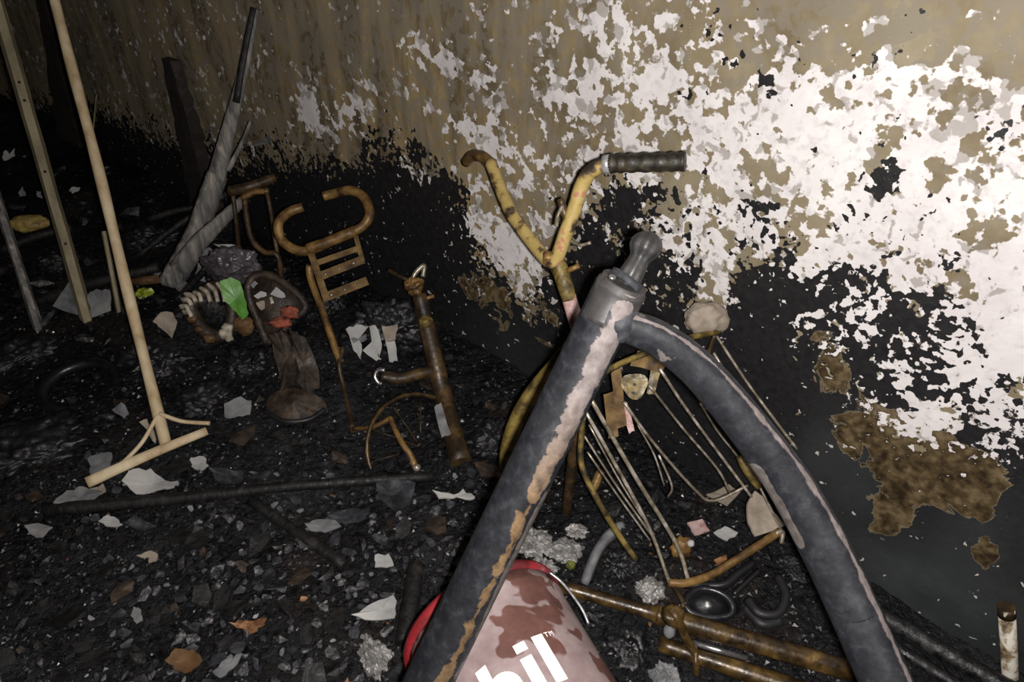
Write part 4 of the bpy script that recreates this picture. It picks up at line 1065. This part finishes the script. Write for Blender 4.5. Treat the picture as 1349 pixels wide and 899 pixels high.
def sole_shoe():
    d = 2.3
    c = D(365, 410, d)
    t = thing('upturned_shoe', 'dark brown upturned shoe with pale insole scraps', 'shoe', (c.x, c.y, c.z - 0.1))
    rim = [(352, 452), (341, 425), (330, 398), (327, 378), (336, 364), (352, 362), (372, 372), (392, 388), (402, 402), (398, 412), (384, 420), (370, 440)]
    tube('rim', [D(x, y, d) for x, y in rim + [rim[0]]], 0.012, 'brown_leather', t, segs=10, sm=4)
    build('insole', *poly_slab_geo([D(x, y, d + 0.012) for x, y in rim], (CAM - c).normalized(), 0.02), 'brown_leather', t)
    n = (CAM - c).normalized()
    for p, m in (([(334, 390), (343, 384), (351, 386), (351, 390), (340, 394)], 'ash_pale'), ([(337, 399), (348, 396), (349, 406), (344, 409)], 'ash_beige'), ([(356, 388), (364, 378), (374, 386), (376, 392), (371, 393)], 'ash_pale'), ([(355, 392), (358, 391), (361, 400), (357, 401)], 'cream'), ([(330, 376), (336, 370), (340, 374), (334, 380)], 'ash_grey'), ([(388, 405), (400, 400), (402, 406), (392, 408)], 'ash_beige')):
        flake('insole_scrap', p, m, normal=n, at=D(350, 390, d - 0.012), thick=0.006, parent=t, curl=0.1, amp=0.6)
sole_shoe()
for i, (x, y, s) in enumerate(((366, 428, .02), (374, 420, .024), (382, 412, .02), (362, 434, .012))):
    pass
v, f = merge(lump_geo(D(370, 426, 2.25), (0.03, 0.015, 0.018), sub=3, amp=0.6, seed=1), lump_geo(D(381, 412, 2.26), (0.025, 0.015, 0.02), sub=3, amp=0.6, seed=9))
tag(build('red_rag', v, f, 'rag_red', None), 'orange-red rag scrap on the upturned brown shoe', 'rag')
def boot():
    f0 = G(396, 545)
    t = thing('torn_boot', 'scorched brown leather boot, torn open, below the upturned shoe', 'boot', (f0.x, f0.y, 0.03))
    n1 = V((-0.25, -0.75, 0.6)); n2 = V((0.3, -0.7, 0.6))
    at1 = G(392, 512, 0.03)
    flake('upper', [(362, 442), (378, 436), (388, 462), (394, 508), (380, 516), (366, 480)], 'brown_leather', normal=n1, at=at1, thick=0.02, parent=t, curl=0.5, amp=2.5)
    flake('upper', [(380, 438), (402, 446), (416, 478), (420, 512), (404, 520), (392, 505), (386, 465)], 'brown_leather', normal=n2, at=at1 + V((0.01, 0.01, 0)), thick=0.02, parent=t, curl=0.5, amp=2.5)
    g0 = G(386, 540, 0.03)
    flake('sole', [(346, 520), (362, 508), (396, 510), (424, 520), (430, 538), (408, 552), (372, 554), (350, 540)], 'brown_leather', normal=(0.05, -0.35, 0.9), at=g0, thick=0.03, parent=t, curl=-0.5, amp=1.5)
    tube('welt', [G(350, 542, 0.03), G(374, 555, 0.025), G(406, 553, 0.025), G(428, 540, 0.03)], 0.007, 'black_rubber', t, segs=8)
boot()
tag(lump('crumpled_bag', D(303, 350, 2.42), (0.085, 0.05, 0.062), 'mauve_plastic', sub=5, amp=0.25, freq=1.8, seed=17, crease=0.16), 'crumpled translucent mauve plastic bag above the green panel', 'plastic bag')
tag(lump('yellow_scrap', D(38, 294, 2.75), (0.07, 0.04, 0.03), 'yellow_plastic', sub=4, amp=0.2, seed=5), 'yellow melted plastic lump beside the tall batten', 'plastic lump')
tag(lump('lime_scrap', D(190, 386, 2.45), (0.025, 0.02, 0.014), 'lime_plastic', sub=3, amp=0.6, seed=5, smooth=False), 'lime yellow plastic scrap just right of the broom handle', 'scrap')
p, q = D(168, 372, 2.55), D(206, 368, 2.5)
tag(tube('wood_offcut', [p, q], 0.016, 'orange_brown', segs=8, sm=0, jitter=0.2), 'short brown wood offcut behind the lime yellow scrap', 'offcut')

# papers and flakes that stand out, traced on the rubble with their own tilt
WALLN = tuple(-WN); UPR = (0.1, -0.8, 0.6); FLAT = (0, -0.15, 1)
for nm, pts, m, n_, lab in [
    ('slate_sheet', [(72, 404), (92, 373), (98, 378), (107, 416)], 'ash_grey', UPR, 'pale grey triangular sheet left of the tall batten'),
    ('slate_sheet', [(117, 388), (128, 381), (147, 383), (148, 410), (123, 419), (118, 400)], 'ash_grey', UPR, 'pale grey square sheet right of the tall batten'),
    ('slate_sheet', [(50, 432), (64, 412), (74, 408), (60, 430)], 'ash_dark', UPR, 'dark grey sheet beside the short ash-grey stick'),
    ('slate_sheet', [(296, 532), (318, 522), (332, 528), (330, 546), (312, 552), (297, 550)], 'ash_grey', UPR, 'grey angular sheet alone right of the broom head'),
    ('paper_ash', [(116, 606), (132, 598), (148, 598), (146, 616), (122, 630)], 'ash_grey', FLAT, 'grey paper ash behind the broom head end'),
    ('paper_ash', [(164, 640), (178, 624), (200, 620), (218, 634), (238, 640), (232, 648), (205, 647), (180, 653)], 'ash_pale', FLAT, 'large pale paper ash sheet in front of the broom head'),
    ('paper_ash', [(73, 667), (90, 648), (110, 642), (138, 652), (120, 662)], 'ash_grey', FLAT, 'grey paper ash at the long charred pole end'),
    ('paper_ash', [(112, 648), (136, 638), (139, 648), (118, 656)], 'ash_beige', FLAT, 'beige paper ash under the broom head end'),
    ('paper_ash', [(252, 604), (268, 602), (275, 614), (266, 621), (252, 615)], 'ash_pale', FLAT, 'small white paper ash right of the broom head'),
    ('paper_ash', [(276, 620), (300, 618), (322, 624), (318, 638), (288, 636)], 'ash_dark', FLAT, 'dark grey paper ash near the small white piece'),
    ('paper_ash', [(33, 694), (50, 690), (70, 696), (56, 709), (44, 706)], 'ash_grey', FLAT, 'grey paper ash alone left of the charred pole'),
    ('paper_ash', [(130, 688), (142, 679), (152, 682), (162, 692), (146, 694)], 'ash_pale', FLAT, 'small pale paper ash below the long charred pole'),
    ('paper_ash', [(164, 690), (178, 680), (208, 696), (190, 700)], 'ash_dark', FLAT, 'dark paper ash beside the small pale piece'),
    ('paper_ash', [(402, 692), (418, 685), (440, 684), (450, 696), (428, 702), (408, 700)], 'ash_grey', FLAT, 'grey flat ash sheet below the bent rusty stay'),
    ('paper_ash', [(432, 682), (460, 671), (488, 672), (482, 686), (446, 690)], 'ash_dark', FLAT, 'dark grey flat ash sheet touching the lighter one'),
    ('paper_ash', [(388, 712), (400, 704), (412, 708), (408, 722), (394, 722)], 'ash_dark', FLAT, 'small dark ash sheet beside the short black gap bar'),
    ('paper_ash', [(494, 732), (512, 730), (519, 746), (494, 748)], 'ash_pale', FLAT, 'pale square scrap on the rubble above the large pale shard'),
    ('plaster_shard', [(464, 814), (490, 796), (518, 786), (523, 794), (520, 816), (492, 818)], 'ash_pale', FLAT, 'large pale pointed shard left of the red pail'),
    ('paper_ash', [(570, 650), (598, 652), (610, 645), (626, 658), (618, 660), (606, 653), (578, 659)], 'ash_pale', FLAT, 'pale bent strip left of the thick frame tube'),
    ('paper_ash', [(496, 640), (520, 632), (548, 640), (540, 668), (520, 676), (502, 660)], 'ash_dark', FLAT, 'dark grey ash sheet under the stay tip'),
    ('dry_leaf', [(303, 822), (320, 818), (352, 816), (346, 826), (330, 836), (318, 828)], 'orange_leaf', FLAT, 'orange-brown curled leaf scrap with pointed ends'),
    ('dry_leaf', [(218, 872), (232, 856), (254, 856), (268, 872), (252, 886), (230, 884)], 'orange_brown', FLAT, 'rounded orange-brown leaf scrap, the darker one'),
    ('paper_ash', [(280, 886), (300, 868), (320, 862), (308, 880), (290, 894)], 'ash_grey', FLAT, 'slim grey ash sheet beside the rounded orange leaf'),
    ('paper_ash', [(172, 812), (176, 800), (186, 804), (188, 818), (180, 822)], 'ash_grey', FLAT, 'tiny grey ash scrap above the rounded orange leaf'),
    ('paper_ash', [(180, 733), (198, 726), (208, 731), (205, 740), (196, 742), (198, 734)], 'ash_beige', FLAT, 'beige curved ash scrap in the rubble field'),
    ('paper_scrap', [(262, 330), (276, 326), (286, 338), (282, 352), (270, 348)], 'ash_grey', UPR, 'grey paper scrap at the plank foot above the striped shoe'),
    ('paper_scrap', [(282, 322), (304, 322), (318, 326), (316, 336), (298, 332)], 'ash_pale', UPR, 'pale paper scrap poking out behind the mauve bag'),
    ('paper_scrap', [(252, 370), (262, 346), (268, 360), (272, 372)], 'ash_grey', UPR, 'triangular grey paper scrap behind the striped shoe'),
    ('paper_scrap', [(232, 380), (242, 370), (252, 378), (244, 388)], 'mauve_plastic', UPR, 'mauve plastic scrap left of the striped shoe'),
    ('paper_scrap', [(202, 424), (212, 412), (228, 412), (234, 424), (228, 446), (214, 434)], 'ash_beige', UPR, 'beige ash scrap below the striped shoe'),
    ('paper_scrap', [(3, 208), (8, 198), (13, 203), (20, 196), (20, 206), (8, 212)], 'ash_pale', UPR, 'pale torn scrap by the wide charred board'),
    ('paper_scrap', [(92, 250), (98, 246), (105, 247), (103, 252), (95, 255)], 'ash_pale', UPR, 'tiny pale scrap between batten and broom handle'),
    ('paper_scrap', [(24, 254), (30, 246), (34, 258), (26, 260)], 'ash_grey', UPR, 'tiny grey scrap above the yellow melted lump'),
    ('paper_scrap', [(48, 252), (54, 252), (56, 262), (50, 260)], 'ash_grey', UPR, 'tiny grey scrap behind the tall batten'),
    ('paper_scrap', [(340, 190), (355, 178), (362, 182), (352, 190)], 'ash_grey', WALLN, 'grey scrap on the wall side above the loop frame'),
    ('paper_scrap', [(148, 540), (160, 530), (170, 546), (165, 552)], 'ash_grey', UPR, 'small grey scrap beside the broom brace'),
    ('paper_scrap', [(184, 556), (194, 552), (202, 566), (206, 584), (196, 572)], 'ash_beige', UPR, 'beige scrap tucked behind the broom handle foot'),
    ]:
    base_y = max(p[1] for p in pts); base_x = sum(p[0] for p in pts) / len(pts)
    o = flake(nm, pts, m, normal=n_, lift=0.022, amp=3.0 if nm == 'dry_leaf' else 1.8, at=None if n_ is FLAT else G(base_x, base_y, 0.012) + V((0, 0.035 if nm == 'slate_sheet' else 0.0, 0)))
    tag(o, lab, {'slate_sheet': 'sheet', 'paper_ash': 'paper ash', 'plaster_shard': 'shard', 'dry_leaf': 'leaf', 'paper_scrap': 'scrap'}[nm])

# ------------------------------------------------------------------ melted black bags and tyres in the dark heap
for i, (x, y, sx, sy, sz, r, lab) in enumerate([
    (30, 468, 0.12, 0.085, 0.055, 0.2, 'glossy black melted bag below the short ash-grey stick'),
    (205, 470, 0.1, 0.08, 0.05, -0.2, 'glossy black melted bag behind the broom handle'),
    (38, 590, 0.15, 0.1, 0.055, 0.4, 'black melted bag at the left of the long charred pole'),
    (268, 530, 0.085, 0.06, 0.045, 0.1, 'black melted bag below the striped shoe'),
    (325, 480, 0.06, 0.05, 0.04, 0.5, 'black melted bag beside the brown boot'),
    (655, 580, 0.07, 0.06, 0.05, 0.4, 'black melted bag behind the thick frame tube'),
    (824, 846, 0.045, 0.055, 0.03, 0.1, 'blue-black melted bag right of the red pail'),
    (818, 745, 0.036, 0.036, 0.028, 0.1, 'black melted bag beside the bent grey-blue strip'),
    (196, 318, 0.095, 0.06, 0.055, 0.1, 'black heap of bagging left of the leaning plank'),
    (75, 350, 0.07, 0.05, 0.05, 0.1, 'black heap of bagging left of the tall batten'),
    (437, 404, 0.05, 0.04, 0.05, 0.1, 'black melted lump behind the rack slats'),
    (1046, 752, 0.035, 0.035, 0.03, 0.1, 'black melted lump beside the black bracket')]):
    tag(lump('melted_bag', G(x, y, 0.0), (sx, sy, sz), 'black_sheet', sub=5, amp=0.3, freq=1.8, seed=i * 2.3, rot=r, crease=0.32), lab, 'melted bag')
c = G(105, 510, 0.012)
pts = [c + V((0.105 * math.cos(a), 0.1 * math.sin(a), 0.015 * math.sin(a))) for a in [2 * math.pi * k / 36 for k in range(36)]]
tag(tube('small_tyre', pts, 0.017, 'black_plastic', segs=12, sm=0, closed=True), 'glossy black melted tyre left of the broom handle', 'tyre')

# ------------------------------------------------------------------ scattered rubble, individual pieces
def chunk_mesh(kind, seed, m):
    rnd = random.Random(seed)
    if kind == 'chunk':
        vs, fs = lump_geo((0, 0, 0), (1, rnd.uniform(0.5, 0.8), rnd.uniform(0.35, 0.6)), sub=1, amp=0.7, freq=1.7, seed=seed * 1.3)
    else:
        k = rnd.randint(5, 7)
        poly = []
        for i in range(k):
            a = 2 * math.pi * i / k + rnd.uniform(-0.3, 0.3)
            r = rnd.uniform(0.55, 1.0)
            poly.append(V((r * math.cos(a), 0.7 * r * math.sin(a), rnd.uniform(-0.12, 0.12))))
        vs, fs = poly_slab_geo(poly, (0, 0, 1), 0.14)
    me = bpy.data.meshes.new(kind)
    me.from_pydata([tuple(v) for v in vs], [], fs)
    me.materials.append(MATS[m])
    return me
MARKS = [(bpy.data.objects[n].matrix_basis.translation.copy(), t) for n, t in ()]
for (x, y, t_) in [(590, 880, 'the red pail'), (300, 650, 'the long charred pole'), (195, 605, 'the broom head'), (495, 805, 'the large pale pointed shard'), (328, 826, 'the pointed orange leaf'), (243, 870, 'the rounded orange leaf'),
                   (390, 702, 'the short black gap bar'), (505, 740, 'the pale square scrap'), (395, 545, 'the brown boot'), (275, 445, 'the striped shoe'), (910, 730, 'the wire basket'), (600, 610, 'the broken bicycle post'), (312, 540, 'the lone grey angular sheet'),
                   (795, 730, 'the bent grey-blue strip'), (535, 800, 'the stubby charred stick'), (50, 700, 'the lone grey paper ash'), (235, 370, 'the split plank foot'), (112, 420, 'the tall batten'), (30, 294, 'the yellow melted lump'), (548, 618, 'the bent rusty stay'),
                   (195, 735, 'the beige curved ash scrap'), (180, 812, 'the tiny grey ash scrap'), (60, 830, 'the bare black floor patch'), (145, 688, 'the small pale paper ash'), (425, 692, 'the grey flat ash sheet'), (600, 652, 'the pale bent strip'), (930, 830, 'the ochre tube frame'), (940, 790, 'the melted black bracket'), (105, 500, 'the black tyre'), (645, 590, 'the thick frame tube')]:
    MARKS.append((G(x, y), t_))
def nearest(p):
    return min(MARKS, key=lambda m_: (m_[0].xy - p.xy).length)[1]
from mathutils.bvhtree import BVHTree
def solid_tree():
    bpy.context.view_layer.update()
    vs, fs = [], []
    for o in bpy.data.objects:
        if o.type == 'MESH' and o.name not in ('floor', 'wall_right', 'wall_left', 'wall_back'):
            k = len(vs); mw = o.matrix_world
            vs += [mw @ v.co for v in o.data.vertices]
            fs += [tuple(q + k for q in p.vertices) for p in o.data.polygons]
    return BVHTree.FromPolygons(vs, fs)
SOLID = solid_tree()
PLACED = []
def scatter(name, count, region, meshes, size, label, cat, group, lift=0.2, seed=1, tilt=0.5):
    rnd = random.Random(seed)
    n = tries = 0
    shrink = 1.0
    while n < count and tries < 20000:
        tries += 1
        px = rnd.uniform(region[0], region[2]); py = rnd.uniform(region[1], region[3])
        p = G(px, py)
        me = rnd.choice(meshes)
        s = rnd.uniform(*size) * (0.6 + 0.4 * rnd.random()) * shrink
        reach = s * max(v.co.length for v in me.vertices)
        c = V((p.x, p.y, H(p.x, p.y) + s * lift))
        if WD - p.dot(WN) < 0.06 + reach or p.z > 0.3:
            continue
        hit = SOLID.find_nearest(c, reach * 0.85)
        if (hit and hit[0] is not None) or any((c - q).length < 0.62 * (reach + r) for q, r in PLACED):
            shrink = max(0.8, shrink * 0.995)      # smaller pieces fill the gaps
            continue
        shrink = min(1.0, shrink * 1.05)
        o = bpy.data.objects.new(name, me)
        o.scale = (s, s, s)
        o.location = c
        o.rotation_euler = (rnd.uniform(-tilt, tilt), rnd.uniform(-tilt, tilt), rnd.uniform(0, 6.28))
        col.objects.link(o)
        PLACED.append((c, reach))
        q = (s - size[0] * 0.6) / (size[1] - size[0] * 0.6)
        word = 'small' if q < 0.33 else 'medium' if q < 0.62 else 'large'
        where = nearest(p)
        tag(o, word + ' ' + label + ' near ' + where, cat, group + ', ' + word + ', by ' + where)
        n += 1
ck = [chunk_mesh('chunk', i, 'char') for i in range(8)]
ag = [chunk_mesh('flake', 20 + i, 'ash_dark') for i in range(8)]
agp = [chunk_mesh('flake', 40 + i, 'ash_grey') for i in range(6)]
pal = [chunk_mesh('flake', 60 + i, 'ash_pale') for i in range(5)]
org = [chunk_mesh('flake', 80 + i, 'orange_leaf') for i in range(4)]
plt = [chunk_mesh('flake', 100 + i, 'char_wood') for i in range(6)]
brp = [chunk_mesh('flake', 120 + i, 'brown_leather') for i in range(4)]

scatter('charred_plate', 46, (-20, 560, 680, 930), plt, (0.03, 0.075), 'black charred board piece', 'board piece', 'charred board pieces in the rubble', seed=12, tilt=0.35)
scatter('brown_plate', 22, (-20, 470, 680, 930), brp, (0.02, 0.06), 'dark brown scorched piece', 'board piece', 'brown scorched pieces in the rubble', seed=13, tilt=0.35)
scatter('charcoal_chunk', 230, (-20, 430, 900, 930), ck, (0.014, 0.038), 'black charcoal chunk', 'charcoal', 'charcoal chunks in the rubble', seed=3)
scatter('charcoal_chunk', 60, (0, 200, 420, 430), ck, (0.03, 0.06), 'black charcoal lump in the dark heap', 'charcoal', 'charcoal chunks in the far heap', seed=8)
scatter('ash_flake', 200, (110, 600, 640, 930), ag, (0.010, 0.034), 'dark grey ash flake', 'ash flake', 'dark ash flakes in the rubble', seed=4)
scatter('ash_clod', 110, (190, 640, 640, 930), [chunk_mesh('chunk', 140 + i, 'foil_dark') for i in range(5)], (0.012, 0.03), 'grey crumbly ash clod', 'ash clod', 'ash clods in the rubble', seed=14)
scatter('grey_flake', 75, (120, 620, 640, 930), agp, (0.006, 0.018), 'mid-grey ash flake', 'ash flake', 'grey ash flakes in the rubble', seed=5)
scatter('brown_flake', 26, (-20, 600, 900, 930), org, (0.006, 0.014), 'brown scorched flake', 'flake', 'brown flakes in the rubble', seed=7)
scatter('pale_fleck', 50, (-20, 420, 900, 930), pal, (0.004, 0.010), 'pale ash fleck', 'ash flake', 'pale flecks in the rubble', seed=6)

# fine litter, too small to pick apart
def litter():
    tree = solid_tree()
    rnd = random.Random(9)
    vs, fs = [], []
    n = 0
    while n < 9000:
        px = rnd.uniform(-60, 1100); py = rnd.uniform(380, 960)
        r = ray(px, py)
        p = CAM + r * ((0.02 - 1.5) / r.z)
        n += 1
        if WD - p.dot(WN) < 0.03: continue
        z = H(p.x, p.y)
        s = rnd.uniform(0.003, 0.010)
        a = rnd.uniform(0, 6.28)
        c = V((p.x, p.y, z + s * 0.3))
        near = tree.find_nearest(c, s * 1.05)
        if near and near[0] is not None: continue
        b = len(vs)
        ux = V((math.cos(a), math.sin(a), rnd.uniform(-.5, .5))) * s
        uy = V((-math.sin(a), math.cos(a), rnd.uniform(-.5, .5))) * s * rnd.uniform(0.4, 0.9)
        uz = V((rnd.uniform(-.3, .3), rnd.uniform(-.3, .3), 1)) * s * rnd.uniform(0.3, 0.8)
        vs += [c - ux, c + uy, c + ux, c - uy, c + uz]
        fs += [(b, b + 1, b + 4), (b + 1, b + 2, b + 4), (b + 2, b + 3, b + 4), (b + 3, b, b + 4), (b, b + 3, b + 2, b + 1)]
    # each shard keeps a tone of its own
    m, nt, nd, lk, bsdf = nodes_of('litter')
    co = nd.new('ShaderNodeTexCoord').outputs['Object']
    f = noise_node(nt, 55, 3, 0.6, 0, co)
    lk.new(ramp(nt, f, [(0.38, (0.003, 0.003, 0.004)), (0.55, (0.008, 0.008, 0.01)), (0.66, (0.03, 0.03, 0.035)), (0.74, (0.15, 0.145, 0.145))]), bsdf.inputs['Base Color'])
    lk.new(maprange(nt, f, 0.3, 0.7, 0.6, 0.25), bsdf.inputs['Roughness'])
    o = build('char_crumbs', vs, fs, m, None, smooth=False)
    tag(o, 'fine black and grey char crumbs strewn over the floor', 'crumbs', kind='stuff')
litter()
